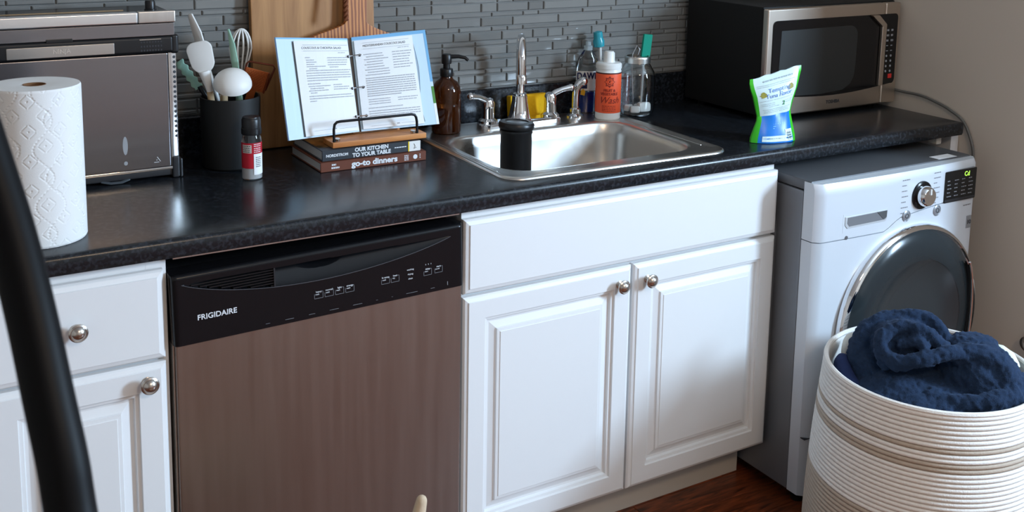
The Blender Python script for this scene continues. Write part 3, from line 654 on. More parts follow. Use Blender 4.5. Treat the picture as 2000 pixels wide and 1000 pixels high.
# ================================================================== paper towel roll
tw = thing('paper_towel', 'roll of white embossed paper towel standing on the worktop', 'paper towel', (-.1960, .124, T+.0006))
HT, RT_, RC = .278, .0765, .0195
def tow(a, z):
    s_ = a*RT_; d_ = 0.
    u = s_/.036; k = math.floor(u); f = u-k
    # dotted wave lines
    for ph in (0, .5):
        wv = .016*math.sin(2*PI*z/.100+ph*2*PI)
        ds_ = ((s_-wv-ph*.036+.018) % .072)-.018-.018+.018
        ds_ = ((s_-wv-ph*.036) % .072)
        ds_ = min(ds_, .072-ds_)
        if ds_ < .0022 and (z % .0050) < .0030: d_ -= .0011*(1-ds_/.0022)
    # small embossed squares turned 45 degrees
    cu = (s_+z) % .0520-.026; cv = (s_-z) % .0520-.026
    m_ = max(abs(cu), abs(cv))
    if abs(m_-.0130) < .0014 and min(abs(cu), abs(cv)) < .0105: d_ -= .0013*(1-abs(m_-.0130)/.0014)
    if m_ < .0018: d_ -= .0011
    return d_
na, nzt = 420, 260; rows = []
for j in range(nzt+1):
    z = HT*j/nzt; edge = .0015*max(0, 1-min(z, HT-z)/.003)
    rows.append([((RT_+tow(2*PI*i/na, z)-edge)*math.cos(2*PI*i/na), (RT_+tow(2*PI*i/na, z)-edge)*math.sin(2*PI*i/na), z) for i in range(na)])
b = B(); b.grid(rows, closed_v=True)
towel = mat('towel_paper', (.78, .78, .77), .9, bump=.25, bscale=900)
b.grid([[(r_*math.cos(2*PI*i/na), r_*math.sin(2*PI*i/na), z_) for i in range(na)] for r_, z_ in ((RT_-.0015, HT), (RT_*.75, HT+.0004), (RC*1.6, HT), (RC, HT-.001), (RC, 0.), (RT_-.0015, 0.))], closed_v=True)
b.out('paper', towel, tw, ang=80)
B().lathe([(RC-.0002, .0), (RC-.0002, HT-.0005), (RC-.0018, HT-.0005), (RC-.0018, 0)], 32, cap=False).out('core', mat('cardboard', srgb(120, 84, 56), .9), tw)

# ================================================================== salt shaker
sa = thing('salt_shaker', 'clear salt shaker with red and white label and black cap', 'shaker', (.256, .338, T+.0005), (0, 0, -R(20)))
B().lathe([(0, 0), (.0195, 0), (.0215, .003), (.0215, .086), (.0195, .093), (.0185, .099)], 28).out('jar', glass, sa)
B().lathe([(0, .0025), (.0195, .0025), (.0200, .004), (.0200, .070), (0, .072)], 28).out('salt', mat('salt', (.8, .78, .78), .9), sa)
red = mat('red_label', srgb(186, 30, 48), .45)
b = B(); b.grid([arc(.0218, .0218, .026, 150, 282), arc(.0218, .0218, .082, 150, 282)]); b.grid([arc(.0218, .0218, .058, 282, 390), arc(.0218, .0218, .082, 282, 390)]); b.out('red_label', red, sa, recalc=False)
b = B(); b.grid([arc(.0217, .0217, .012, 284, 390), arc(.0217, .0217, .058, 284, 390)]); b.out('white_label', paper, sa, recalc=False)
b = B(); b.grid([arc(.0220, .0220, .060, 215, 272), arc(.0220, .0220, .078, 215, 272)]); b.out('label_box', mat('pale_print', (.62, .56, .52), .5), sa, recalc=False)
b = B(); rs = random.Random(9)
for z_ in (.063, .067, .071, .075): cstroke(b, R(-52), R(-4), z_, .0016, .0222, rs, .002, .005, .001)
for z_ in (.030, .034, .038, .042, .046, .050): cstroke(b, R(25), R(60), z_, .0018, .0220, rs, .001, .003, .0008)
b.out('fine_print', ink, sa, ang=0)
b = B()
for z_ in (.062, .066, .070, .075, .079): cstroke(b, R(15), R(60), z_, .0014, .0221, rs, .003, .006, .001)
b.out('label_lines', wink, sa, ang=0)
B().lathe([(.0190, .098), (.0212, .099), (.0216, .102), (.0216, .112), (.0205, .113), (.0205, .130), (.0190, .1335), (.0185, .134), (.0180, .1365), (0, .137)], 28).out('cap', blk, sa)

# ================================================================== utensil crock and utensils
ck = thing('utensil_crock', 'matte black cylindrical utensil crock beside the toaster oven', 'crock', (.250, .470, T+.0005))
B().lathe([(0, 0), (.060, 0), (.064, .004), (.0665, .155), (.0655, .160), (.0625, .160), (.061, .155), (.058, .008), (0, .008)], 40).out('pot', mat('matte_black', (.003, .003, .003), .6), ck)
sil = mat('white_silicone', (.82, .81, .78), .45); mint = mat('mint_plastic', srgb(150, 188, 168), .5); beech = mat('beech_handle', srgb(186, 158, 122), .6, noise=.15, nscale=6, stretch=(6, 6, 1))
def U(name, label): return thing(name, label, 'utensil', (.25, .47, T+.02), group=None)
# flat turner: head faces the camera
def lozenge(b, ctr, ang, pts2, th, yaw=0, pitch=0):
    M = Matrix.Translation(ctr) @ Matrix.Rotation(yaw, 4, 'Z') @ Matrix.Rotation(pitch, 4, 'X') @ Matrix.Rotation(ang, 4, 'Y')
    t = B().prism(pts2, -th/2, th/2, 'xz', th*.3); t.xf(M); me = bpy.data.meshes.new('t'); t.bm.to_mesh(me); b.bm.from_mesh(me); bpy.data.meshes.remove(me); return M
ut = U('spatula', 'white silicone spatula with broad rounded head and wooden handle in crock')
b = B(); hp = rrect(-.028, .028, -.008, .062, .018, 5); hp = [(x_*(1 if z_ > .02 else .72+.28*max(0, (z_+.008))/.028), z_) for x_, z_ in hp]
lozenge(b, (.190, .455, 1.142), -R(13), hp, .007, -R(25)); b.tube([(.190, .455, 1.138), (.198, .457, 1.105), (.204, .46, 1.085)], [.014, .008, .007], 12, flat=(1, .7)); b.out('head', sil, ut, world=True)
B().tube([(.202, .459, 1.09), (.208, .462, 1.05), (.213, .467, .94)], .0075, 12, flat=(1, .7)).out('handle', beech, ut, world=True)
ut = U('jar_scraper', 'narrow white scraper blade rising behind the broad spatula')
b = B(); lozenge(b, (.204, .515, 1.165), -R(16), [(-.012, 0), (.012, 0), (.011, .05), (.0, .095), (-.008, .096), (-.012, .09)], .005, -R(50)); b.out('head', sil, ut, world=True)
B().tube([(.204, .515, 1.170), (.236, .505, 1.05), (.262, .497, .94)], .005, 10).out('handle', sil, ut, world=True)
ut = U('ladle', 'white ladle with upturned round bowl and wooden handle in crock')
b = B(); M = Matrix.Translation((.243, .425, 1.108)) @ Matrix.Rotation(R(-8), 4, 'Y') @ Matrix.Rotation(R(28), 4, 'X')
pr = [(.042*math.sin(a), .034*math.cos(a)) for a in [PI/2*i/9 for i in range(10)]]
pr = pr[:]; pr += [(.0405, -.001), (.0385*math.sin(PI/2*.95), .002)]+[(.0385*math.sin(a), .030*math.cos(a)) for a in [PI/2*i/9 for i in range(8, -1, -1)]]
b.lathe(pr, 28); b.xf(M); b.tube([(.236, .437, 1.112), (.232, .45, 1.09), (.230, .455, 1.078)], [.008, .0085, .008], 12); b.out('bowl', sil, ut, world=True)
B().tube([(.231, .453, 1.086), (.232, .458, 1.05), (.240, .470, .94)], .0088, 12).out('handle', beech, ut, world=True)
ut = U('whisk', 'white wire balloon whisk standing in the black crock')
cw = Vector((.287, .516, 1.10)); wt = B()
for k in range(6):
    a = PI*k/6; dd = Vector((math.cos(a), math.sin(a)*.8, 0)); pth = []
    for i in range(19):
        t = i/18; ang = PI*t; pth.append(cw+dd*(-.031*math.cos(ang)*(1 if True else 1)*min(1, .35+1.2*math.sin(ang)))+Vector((.006*math.sin(ang), 0, .118*math.sin(ang)**.7)))
    wt.tube(pth, .0020, 6)
wt.out('wires', sil, ut, world=True)
B().tube([cw+Vector((0, 0, .008)), (.280, .502, 1.04), (.268, .492, .94)], .0085, 12).out('handle', mint, ut, world=True)
ut = U('mint_spreader', 'slim mint green tapered spreader in front of the white whisk')
b = B(); lozenge(b, (.268, .474, 1.10), -R(6), [(-.007, -.16), (.007, -.16), (.009, .05), (.006, .09), (-.003, .125), (-.007, .125), (-.007, .05)], .006, -R(40)); b.out('blade', mint, ut, world=True)
ut = U('wavy_knife', 'mint green crinkle cutter with wavy edge leaning left of the crock')
n_ = 24; e1 = [(-.011+.0022*math.sin(i*1.15), .0+.075*i/n_) for i in range(n_+1)]; e2 = [(.008+.0022*math.sin(i*1.15), .075*i/n_) for i in range(n_, -1, -1)]
b = B(); lozenge(b, (.190, .50, 1.092), -R(36), e1+e2, .005, -R(30)); b.out('blade', mint, ut, world=True)
B().tube([(.190, .50, 1.096), (.215, .492, 1.05), (.25, .48, .94)], .006, 10).out('handle', blk, ut, world=True)
gr = thing('hand_grater', 'copper-coloured flat hand grater with wire handle in the crock', 'grater', (.27, .47, T+.02))
cop = mat('copper_grater', srgb(176, 92, 46), .4, .5)
Mg = Matrix.Translation((.292, .466, 1.064)) @ Matrix.Rotation(-R(22), 4, 'Z') @ Matrix.Rotation(R(12), 4, 'X') @ Matrix.Rotation(R(17), 4, 'Y')
B().box(-.027, .027, -.0012, .0012, .023, .074, .001).xf(Mg).out('plate', cop, gr, world=True)
B().box(-.009, .009, -.0012, .0012, -.04, .0235, .001).xf(Mg).out('tang', cop, gr, world=True)
for s_ in (-1, 1): B().box(s_*.027-.002, s_*.027+.002, -.006, .004, .023, .075, .0015).xf(Mg).out('side_rail', mat('copper_dark', srgb(110, 50, 24), .4, .6), gr, world=True)
b = B()
for i in range(8):
    for j in range(12):
        x_, z_ = -.0205+i*.0058+(.0029 if j % 2 else 0), (.026+j*.0040)
        b.prism([(x_-.0014, z_-.0016), (x_+.0014, z_-.0016), (x_, z_+.0016)], -.0032, -.0011)
b.xf(Mg).out('teeth', mat('copper_teeth', srgb(196, 118, 66), .35, .8), gr, world=True, ang=0)
B().tube([(-.027, 0, .07), (-.027, 0, .082), (-.024, 0, .088), (.03, 0, .094), (.035, 0, .088), (.033, 0, .07), (.029, 0, .03)], .0024, 8).xf(Mg).out('wire_handle', mat('rust_wire', srgb(96, 44, 26), .4, .6), gr, world=True)
# ================================================================== toaster oven, flipped up
ov = thing('toaster_oven', 'flip-up stainless toaster oven stored upright on the worktop', 'oven', (-.12, .51, T))
OF = .420; OX0, OX1 = -.37, .104
B().box(-.368, .119, OF+.008, .585, .934, 1.268, .004).out('body', mat('oven_body', (.02, .02, .022), .35, .5), ov, world=True)
ovst = mat('oven_steel', (.25, .24, .255), .25, 1., noise=.05, nscale=5, rvar=.03, stretch=(1, 1, 20))
B().box(OX0, OX1, OF, OF+.012, .940, 1.188, .003).out('front_panel', ovst, ov, world=True)
b = B(); pts = [(OX1+.0012, OF+.001), (OX1+.006, OF+.001), (OX1+.018, OF+.006), (OX1+.018, OF+.03), (OX1+.0012, OF+.03)]
b.prism(pts, .940, 1.188, 'xy'); b.out('corner_strip', mat('oven_edge', (.7, .68, .66), .2, 1.), ov, world=True)
hole = B().lathe([(0, 0), (.0031, 0), (.0031, .0008), (0, .0008)], 12, M=Matrix.Rotation(PI/2, 4, 'X')).out('vent_hole', ink, ov)
hm = hole.data; bpy.data.objects.remove(hole)
a_ = R(22)
for i in range(17):
    z_ = 1.178-i*.0108
    o = bpy.data.objects.new('vent_hole', hm); C.objects.link(o); o.parent = ov
    o.location = Vector((OX1+.0135, OF+.0038, z_))-ov.location; o.rotation_euler = (0, 0, a_)
B().box(OX0, .109, OF-.001, OF+.012, .934, .9398, .001).out('lower_trim', chrome, ov, world=True)
b = B(); b.box(-.37, .117, OF+.002, .5, .920, .9345, .003); b.box(.106, .1215, OF-.004, OF+.05, T+.0005, .962, .004); b.box(.1215, .128, OF-.004, OF+.045, T+.0005, .956, .003); b.out('base_bracket', dkgrey, ov, world=True)
for x_ in (-.33, -.012):
    b = B(); b.tube([(x_-.028, OF+.006, .921), (x_-.01, OF+.001, .917), (x_+.012, OF+.001, .917), (x_+.028, OF+.006, .921)], [.0035, .0035, .0035, .0035], 10, flat=(.8, 1.6)); b.out('foot', mat('grey_foot', (.06, .07, .08), .35), ov, world=True)
B().box(OX0, .116, OF-.004, OF+.015, 1.189, 1.225, .006, 3).out('black_band', blk, ov, world=True)
B().box(.110, .1275, OF-.004, OF+.06, 1.186, 1.2275, .006, 3).out('band_clip', blk, ov, world=True)
pl = B().box(-.209, -.005, OF-.0055, OF-.003, 1.193, 1.2155, .001).out('name_plate', mat('plate_steel', (.50, .48, .46), .3, 1.), ov, world=True)
text('NINJA', .0125, mat('plate_text', (.68, .67, .65), .25, 1.), pl, (-.107, OF-.0058, 1.2045), bold=.0002, world=True, ext=.0005)
B().box(-.135, -.085, OF-.004, OF+.002, 1.222, 1.2295, .001).out('latch', blk, ov, world=True)
b = B()
for r_ in range(3):
    for i in range(8): b.box(.048+i*.0058, .051+i*.0058, OF-.0046, OF-.0038, 1.1945+r_*.0085 if r_ < 2 else 1.2125, 1.198+r_*.0085 if r_ < 2 else 1.2150)
b.out('vents', ink, ov, world=True, ang=0)
B().box(.046, .090, OF-.0048, OF-.0036, 1.2185, 1.2200).out('vent_slot', nickel, ov, world=True, ang=0)
B().box(OX0, .119, OF-.001, OF+.02, 1.2255, 1.2520, .001).out('top_strip', ovst, ov, world=True)
B().box(OX0, .044, OF-.008, OF+.012, 1.2530, 1.2785, .004, 3).out('handle_bar', mat('satin_chrome', (.78, .78, .8), .22, 1.), ov, world=True)
B().box(.045, .122, OF-.003, OF+.014, 1.2530, 1.2785, .003, 2).out('bar_end', steel, ov, world=True)
B().box(-.366, .117, OF+.014, .58, 1.266, 1.2745, .002).out('top_glass', blkgl, ov, world=True)
B().box(-.366, .03, .49, .493, 1.2746, 1.2756).out('gold_trim', mat('gold_trim', (.62, .48, .30), .3, 1.), ov, world=True, ang=0)
B().lathe([(.0125, 0), (.0125, .003), (.0108, .004), (.0108, .019), (.0095, .022), (0, .0225)], 24, (.083, .475, 1.274)).out('dial', blk, ov, world=True)
b = B(); b.tube([(.068, OF-.0003, .9525), (.0785, OF-.0003, .9525)], .0006, 5); b.tube([(.0745, OF-.0003, .964), (.0815, OF-.0003, .9535)], .0006, 5); b.tube([(.0725, OF-.0003, .957), (.0755, OF-.0003, .9575)], .0006, 5); b.out('maker_mark', wink, ov, world=True)
b = B(); b.prism([(.010+.0052*math.cos(2*PI*i/18), .995+.020*math.sin(2*PI*i/18)) for i in range(18)], OF-.0003, OF+.001); b.prism([(.010+.004*math.cos(2*PI*i/12), .957+.0045*math.sin(2*PI*i/12)) for i in range(12)], OF-.0003, OF+.001); b.out('smudge', mat('smudge', (.40, .41, .43), .5, .6), ov, world=True, ang=0)

# ================================================================== microwave
mw = thing('microwave', 'black microwave oven with bronze-grey stainless front on the worktop', 'microwave', (1.955, .43, T))
MX0, MX1, MY, MZ0, MZ1 = 1.684, 2.224, .262, T+.011, 1.230
mst = mat('microwave_steel', (.62, .54, .465), .32, 1.)
b = B(); b.box(MX0+.002, MX1-.002, MY+.022, .604, MZ0+.002, MZ1+.004, .004); b.out('case', mat('microwave_case', (.003, .003, .003), .7), mw, world=True)
for x_ in (1.72, 2.18):
    for y_ in (.32, .56): B().lathe([(0, 0), (.012, 0), (.013, .012), (0, .012)], 14, (x_, y_, T+.0005)).out('foot', blk, mw, world=True)
B().box(MX0, 2.158, MY, MY+.022, MZ0, MZ1, .005, 3).out('door', mst, mw, world=True)
B().box(2.160, MX1, MY, MY+.022, MZ0, MZ1, .005, 3).out('side_frame', mst, mw, world=True)
def bowed(x0, x1, z0, z1, r, sag, n=10):
    P = rrect(x0, x1, z0, z1, r, 5); return P
# smoked glass spanning door and keypad with a sagging lower edge
pts = [(1.702, 1.198-.014), (1.702, .987+.02)]
pts = []
gx0, gx1, gz0, gz1 = 1.704, 2.211, .986, 1.197
for i in range(6): a = R(90+90*i/5); pts.append((gx0+.014+.014*math.cos(a), gz1-.014+.014*math.sin(a)))
for i in range(13): t = i/12; pts.append((gx0+(gx1-gx0-.02)*t, gz0-.016*math.sin(PI*min(1, t*1.0))+.0))
for i in range(5): a = R(-80+80*i/4); pts.append((gx1-.012+.012*math.cos(a), gz0+.016+.016*math.sin(a)))
for i in range(6): a = R(90*i/5); pts.append((gx1-.012+.012*math.cos(a), gz1-.012+.012*math.sin(a)))
dg = B().prism(pts, MY-.0025, MY+.004, 'xz').out('door_glass', mat('smoked_glass', (.005, .005, .006), .12), mw, world=True)
wpts = [(1.728, .985), (1.735, 1.168), (2.01, 1.170)]+[(2.01+.03*math.sin(R(a)), 1.14+.03*math.cos(R(a))) for a in range(15, 91, 15)]+[(2.038, 1.06), (2.034, 1.02), (2.02, .998), (1.99, .983), (1.90, .977), (1.80, .980)]
B().prism(wpts, MY-.0032, MY-.002, 'xz').out('window_mesh', mat('window_mesh', (.022, .024, .024), .35, bump=.3, bscale=900), dg, world=True)
hp_ = [(2.088, 1.196), (2.118, 1.1965), (2.152, 1.168), (2.149, .985), (2.131, .984), (2.133, 1.162)]
B().prism(hp_, MY-.014, MY-.003, 'xz', .002).out('handle', mst, dg, world=True)
kp = B()
rk = random.Random(8)
for r_ in range(9):
    for c_ in range(2):
        x_, z_ = 2.170+c_*.019, 1.148-r_*.0155
        if r_ < 3: strokes(kp, x_-.005, x_+.006, z_, MY-.003, .006, rk, .003, .005, .001)
        elif r_ < 5: strokes(kp, x_-.004, x_+.005, z_, MY-.003, .003, rk, .003, .005, .001)
        else: kp.prism([(x_+.0036*math.cos(2*PI*i/10), z_+.0036*math.sin(2*PI*i/10)) for i in range(10)], MY-.0032, MY-.0025)
kp.out('keypad_print', mat('keypad_print', (.32, .33, .35), .5), dg, world=True, ang=0)
B().box(2.181, 2.197, MY-.0045, MY-.002, 1.002, 1.0155, .001).out('red_button', mat('red_button', srgb(214, 50, 46), .4), dg, world=True)
text('TOSHIBA', .0135, ink, mw, (1.955, MY-.0006, .950), bold=.0004, world=True)
# power cord draping over the worktop end
cp_ = [(2.2295, .60, 1.00), (2.2295, .42, .978), (2.229, .33, .968), (2.229, .256, .961), (2.229, .177, .960), (2.229, .120, .950), (2.229, .07, .935), (2.229, .023, .910), (2.229, -.007, .861), (2.229, -.018, .815), (2.229, -.01, .74), (2.229, .06, .60)]
def spl(P, n=6):
    P = [Vector(p) for p in P]; out = []
    for i in range(len(P)-1):
        p0, p1, p2, p3 = P[max(0, i-1)], P[i], P[i+1], P[min(len(P)-1, i+2)]
        for k in range(n):
            t = k/n; out.append(.5*((2*p1)+(p2-p0)*t+(2*p0-5*p1+4*p2-p3)*t*t+(3*p1-p0-3*p2+p3)*t**3))
    out.append(P[-1]); return out
o = B().tube(spl(cp_), .0042, 10).out('power_cord', mat('grey_cord', (.12, .115, .105), .5)); tag(o, 'grey power cord hanging from microwave over the worktop end by wall', 'cord')

# ================================================================== treat bag
bg = thing('treat_bag', 'standing foil treat pouch, white above blue with green side gussets', 'bag', (1.540, .078, T+.001), (0, 0, R(-14)))
prof_ = [(0, .064, .026), (.012, .063, .026), (.035, .056, .020), (.060, .049, .016), (.072, .048, .015), (.095, .053, .018), (.125, .062, .020), (.150, .070, .015), (.165, .0735, .008), (.176, .0735, .0015)]
def bagpt(u, k, side):     # u -1..1 across, side -1 front +1 back
    z, wd, th = prof_[k]; bulge = th*(1-abs(u)**3*.85)
    tilt = .02*u*(z/.176); crease = .0016*math.sin(7*u+z*90)*(1 if .05 < z < .16 else .3)
    return Vector((wd*u+.010*(z/.176), side*bulge+crease+.018*(z/.176), z+tilt*.9+(.0015*math.sin(u*11) if k == len(prof_)-1 else 0)))
def bagpart(name, m, k0, k1, u0, u1, side, off=0., n=10):
    b = B(); b.grid([[bagpt(u0+(u1-u0)*i/n, k, side)+Vector((0, side*off, 0)) for i in range(n+1)] for k in range(k0, k1+1)]); return b.out(name, m, bg, ang=60, recalc=False)
foilw = mat('white_foil', srgb(214, 236, 238), .35); foilb = mat('blue_foil', srgb(0, 116, 205), .3); foilg = mat('green_foil', srgb(60, 190, 40), .3); foilgr = mat('print_grey', (.35, .42, .45), .5)
bagpart('front_white', foilw, 4, 9, -.88, .88, -1); bagpart('front_blue', foilb, 0, 4, -.80, .80, -1)
for s_ in (-1, 1):
    bagpart('green_gusset', foilg, 4, 9, s_*.88, s_*1.0, -1, n=4); bagpart('green_gusset', foilg, 0, 4, s_*.80, s_*1.0, -1, n=4)
bagpart('back', foilw, 0, 9, -1, 1, 1)
b = B(); ring = [bagpt(-1+2*i/12, 0, -1) for i in range(13)]+[bagpt(1-2*i/12, 0, 1) for i in range(13)]; b.bm.faces.new([b.bm.verts.new(p) for p in ring]); b.out('bottom', foilb, bg, ang=0)
for s_ in (-1, 1):
    b = B(); b.grid([[bagpt(s_, k, -1), bagpt(s_, k, 1)] for k in range(10)]); b.out('side_gusset', foilg, bg, ang=0)
def bagz(u, z, off=.0007):
    for k in range(9):
        if prof_[k][0] <= z <= prof_[k+1][0]:
            t = (z-prof_[k][0])/(prof_[k+1][0]-prof_[k][0]); return bagpt(u, k, -1).lerp(bagpt(u, k+1, -1), t)+Vector((0, -off, 0))
    return bagpt(u, 9, -1)+Vector((0, -off, 0))
def bagtext(s, size, m, u, z, **k):
    o = text(s, size, m, bg, (0, 0, 0), rot=(0, 0, 0), ext=0, **k)
    for v in o.data.vertices:
        zz = z+v.co.y; uu = u+v.co.x/.062; v.co = bagz(max(-.99, min(.99, uu)), max(0, min(.175, zz)), .0009)
    return o
blue_ink = mat('blue_print', srgb(84, 128, 206), .5)
bagtext('Tempting', .0155, blue_ink, .05, .1365); bagtext('Tuna Flavor', .0155, blue_ink, .05, .1225)
def bagstroke(b, u0, u1, z, h, rnd, wmin=.05, wmax=.16, gap=.03):
    u = u0
    while u < u1-.02:
        e = min(u1, u+rnd.uniform(wmin, wmax)); b.quad(bagz(u, z-h/2), bagz(e, z-h/2), bagz(e, z+h/2), bagz(u, z+h/2)); u = e+gap
rb_ = random.Random(14); b = B()
bagstroke(b, -.55, .62, .1625, .0035, rb_)
for z_, a_, c_ in ((.153, -.8, .7), (.149, -.8, .6), (.112, -.8, .75), (.104, -.75, -.15), (.0995, -.75, -.1), (.095, -.45, .1), (.104, .35, .8), (.0995, .35, .8), (.088, -.75, .75), (.084, -.7, .6), (.080, -.7, .7)): bagstroke(b, a_, c_, z_, .0011, rb_, .1, .3, .02)
b.out('fine_print', foilgr, bg, ang=0, recalc=False)
bagtext('2', .014, mat('green_ink', srgb(30, 130, 70), .5), .30, .0985, bold=.0004)
olive = mat('olive_print', srgb(150, 144, 50), .5)
for u0_, z0_ in ((-.62, .128), (.56, .1345)):
    b = B(); vs_ = [b.bm.verts.new(bagz(u0_+.13*math.cos(2*PI*i/14)*(1+.25*math.sin(3*i)), z0_+.0075*math.sin(2*PI*i/14)*(1+.2*math.sin(5*i)), .0007)) for i in range(14)]; b.bm.faces.new(vs_); b.out('treat_picture', olive, bg, ang=0, recalc=False)
b = B(); b.grid([[bagz(-.66+1.35*i/8, z_, .0010) for i in range(9)] for z_ in (.004, .0185)]); b.grid([[bagz(.40+.38*i/4, z_, .0011) for i in range(5)] for z_ in (.004, .032)]); b.out('white_box', foilw, bg, ang=0, recalc=False)
b = B()
for i in range(7): b.quad(bagz(.47, .008+i*.0028, .002), bagz(.70, .008+i*.0028, .002), bagz(.70, .008+i*.0028+(.0018 if i % 2 else .0009), .002), bagz(.47, .008+i*.0028+(.0018 if i % 2 else .0009), .002))
bagstroke(b, -.35, .2, .012, .0012, rb_); b.out('barcode', ink, bg, ang=0, recalc=False)
b = B(); bagstroke(b, -.2, .5, .048, .001, rb_, .05, .12); bagstroke(b, -.2, -.05, .042, .002, rb_); bagstroke(b, -.2, -.08, .037, .002, rb_); b.out('blue_panel_print', mat('light_blue_print', srgb(120, 190, 240), .4), bg, ang=0, recalc=False)
bagpart('label_edge', mat('light_edge', srgb(120, 190, 240), .3), 3, 3, -.8, .8, -1) if False else None
# ================================================================== washing machine
wm = thing('washing_machine', 'silver front-loading washing machine with dark round glass door', 'washing machine', (1.81, .2, 0))
A0, A1, WF, WB_, WT = 1.513, 2.122, -.100, .50, .850
for x_ in (A0+.05, A1-.05):
    for y_ in (WF+.025, WB_-.05):
        b = B(); b.lathe([(0, .0005), (.016, .0005), (.018, .012), (.008, .015), (.008, .03)], 16, (x_ if y_ > 0 else x_-.02, y_, 0)); b.out('foot', blk, wm, world=True)
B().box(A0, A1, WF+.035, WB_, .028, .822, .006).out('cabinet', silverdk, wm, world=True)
# recessed side rib pressed into the left panel
pp = rrect(.02, .45, .14, .755, .04, 6); b = B(); b.grid([[(A0-.0002, p[0], p[1]) for p in pp], [(A0-.003, p[0]*.97+.235*.03, p[1]*.985+.45*.015) for p in pp]], closed_v=True); b.bm.faces.new([b.bm.verts.new((A0-.003, p[0]*.97+.235*.03, p[1]*.985+.45*.015)) for p in pp]); b.out('side_pressing', silverdk, wm, world=True)
B().box(A0+.001, A1-.001, WF+.0125, WB_, .8235, WT, .005).out('top', mat('washer_top', (.115, .12, .13), .38, .2), wm, world=True)
B().box(1.99, 2.065, -.085, -.055, WT+.0003, WT+.001).out('sticker', paper, wm, world=True, ang=0)
# front: control fascia with a swept lower edge, then the main front with door opening
FX0, FX1 = A0, A1
def fasc_low(x):
    t = (x-1.79)/(FX1-1.79)
    return .700 if x < 1.745 else (.700+.028*min(1, (x-1.745)/.05) if x < 1.795 else .728+.022*math.sin(min(1, t)*PI*.6)-.010*max(0, t)**2)
n_ = 40; xs = [FX0+(FX1-FX0)*i/n_ for i in range(n_+1)]
def fy_(x, z):
    u = (x-FX0)/(FX1-FX0); e = min(u, 1-u)*(FX1-FX0); d_ = 0
    if e < .022: d_ += .014*(1-math.sqrt(max(0, 1-((.022-e)/.022)**2)))
    if z > .832: d_ += .006*((z-.832)/.014)**2
    return WF-.012*math.sin(PI*u)-.014+d_
b = B(); zt_ = WT-.004
b.grid([[(x, fy_(x, lo+(zt_-lo)*j/10), lo+(zt_-lo)*j/10) for x in xs for lo in [fasc_low(x)]] for j in range(11)])
b.grid([[(x, fy_(x, zt_), zt_) for x in xs], [(x, WF+.034, zt_) for x in xs]]); b.grid([[(x, fy_(x, fasc_low(x)), fasc_low(x)) for x in xs], [(x, WF+.034, fasc_low(x)) for x in xs]])
for x in (FX0, FX1): b.grid([[(x, fy_(x, fasc_low(x)+(zt_-fasc_low(x))*j/10), fasc_low(x)+(zt_-fasc_low(x))*j/10), (x, WF+.034, fasc_low(x)+(zt_-fasc_low(x))*j/10)] for j in range(11)])
fc = b.out('control_fascia', silverfront, wm, world=True, ang=40)
b = B()
b.grid([[(x, fy_(x, .5), z0_+(fasc_low(x)-.0025-z0_)*j/20) for x in xs for z0_ in [.03]] for j in range(21)])
b.grid([[(x, fy_(x, .5), fasc_low(x)-.0025) for x in xs], [(x, WF+.034, fasc_low(x)-.0025) for x in xs]])
for x in (FX0, FX1): b.quad((x, fy_(x, .5), .03), (x, WF+.034, .03), (x, WF+.034, fasc_low(x)-.0025), (x, fy_(x, .5), fasc_low(x)-.0025))
b.grid([[(x, fy_(x, .5), .03) for x in xs], [(x, WF+.034, .03) for x in xs]])
b.out('front_panel', silverfront, wm, world=True, ang=40)
fs = WF-.026
B().box(A0+.001, A1-.001, WF-.015, WF+.03, .186, .1885).out('kick_seam', ink, wm, world=True, ang=0)
# detergent drawer with pocket handle
def onf(b):
    for v in b.bm.verts: v.co.y += fy_(v.co.x, .75)-fs
    return b
dr = onf(B().box(1.598, 1.752, fs-.0004, fs+.01, .7155, .7625)).out('detergent_drawer', silverfront, wm, world=True)
pk = [(1.604, .756), (1.750, .758), (1.750, .735), (1.744, .728), (1.612, .726), (1.604, .735)]
onf(B().prism(pk, fs-.0020, fs-.0002, 'xz', .0008)).out('pocket_rim', mat('pocket_light', (.60, .63, .66), .3, .3), dr, world=True)
pk2 = [(1.612, .754), (1.748, .756), (1.747, .739), (1.741, .733), (1.618, .731), (1.611, .739)]
onf(B().prism(pk2, fs-.0026, fs-.0018, 'xz')).out('pocket', mat('pocket_grey', (.22, .23, .25), .35, .3), dr, world=True)
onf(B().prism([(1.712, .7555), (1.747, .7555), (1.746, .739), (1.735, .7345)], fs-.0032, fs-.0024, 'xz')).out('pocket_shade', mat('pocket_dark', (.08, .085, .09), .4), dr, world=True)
onf(B().prism([(1.612+.005*math.cos(2*PI*i/16), .702+.005*math.sin(2*PI*i/16)) for i in range(16)], fs-.001, fs+.001)).out('symbol', mat('grey_symbol', (.1, .1, .11), .5), wm, world=True, ang=0)
def disc(x, z, prof_, m, nm, par, seg=32, y=None):
    M_ = Matrix.Translation((x, fy_(x, .75), z)) @ Matrix.Rotation(PI/2, 4, 'X'); return B().lathe(prof_, seg).xf(M_).out(nm, m, par, world=True)
dl = disc(1.878, .778, [(.0365, -.004), (.0375, 0), (.037, .004), (.033, .006), (.028, .004)], blkgl, 'dial_bezel', fc)
disc(1.878, .778, [(.027, .002), (.0275, .012), (.026, .024), (.022, .028), (0, .028)], chrome, 'dial', fc, 36)
B().box(1.876, 1.880, fs-.030, fs-.0275, .785, .800).out('dial_pointer', wink, fc, world=True, ang=0)
for x_, z_ in ((1.823, .730), (1.946, .727)):
    bt = disc(x_, z_, [(.0145, -.002), (.0150, .002), (.0125, .0035), (.0115, .0025), (.0105, .003), (0, .003)], silver, 'push_button', fc, 24)
    disc(x_, z_, [(.0065, .0028), (.0065, .0036), (.0048, .0036), (.0048, .0028)], ink, 'button_mark', bt, 18)
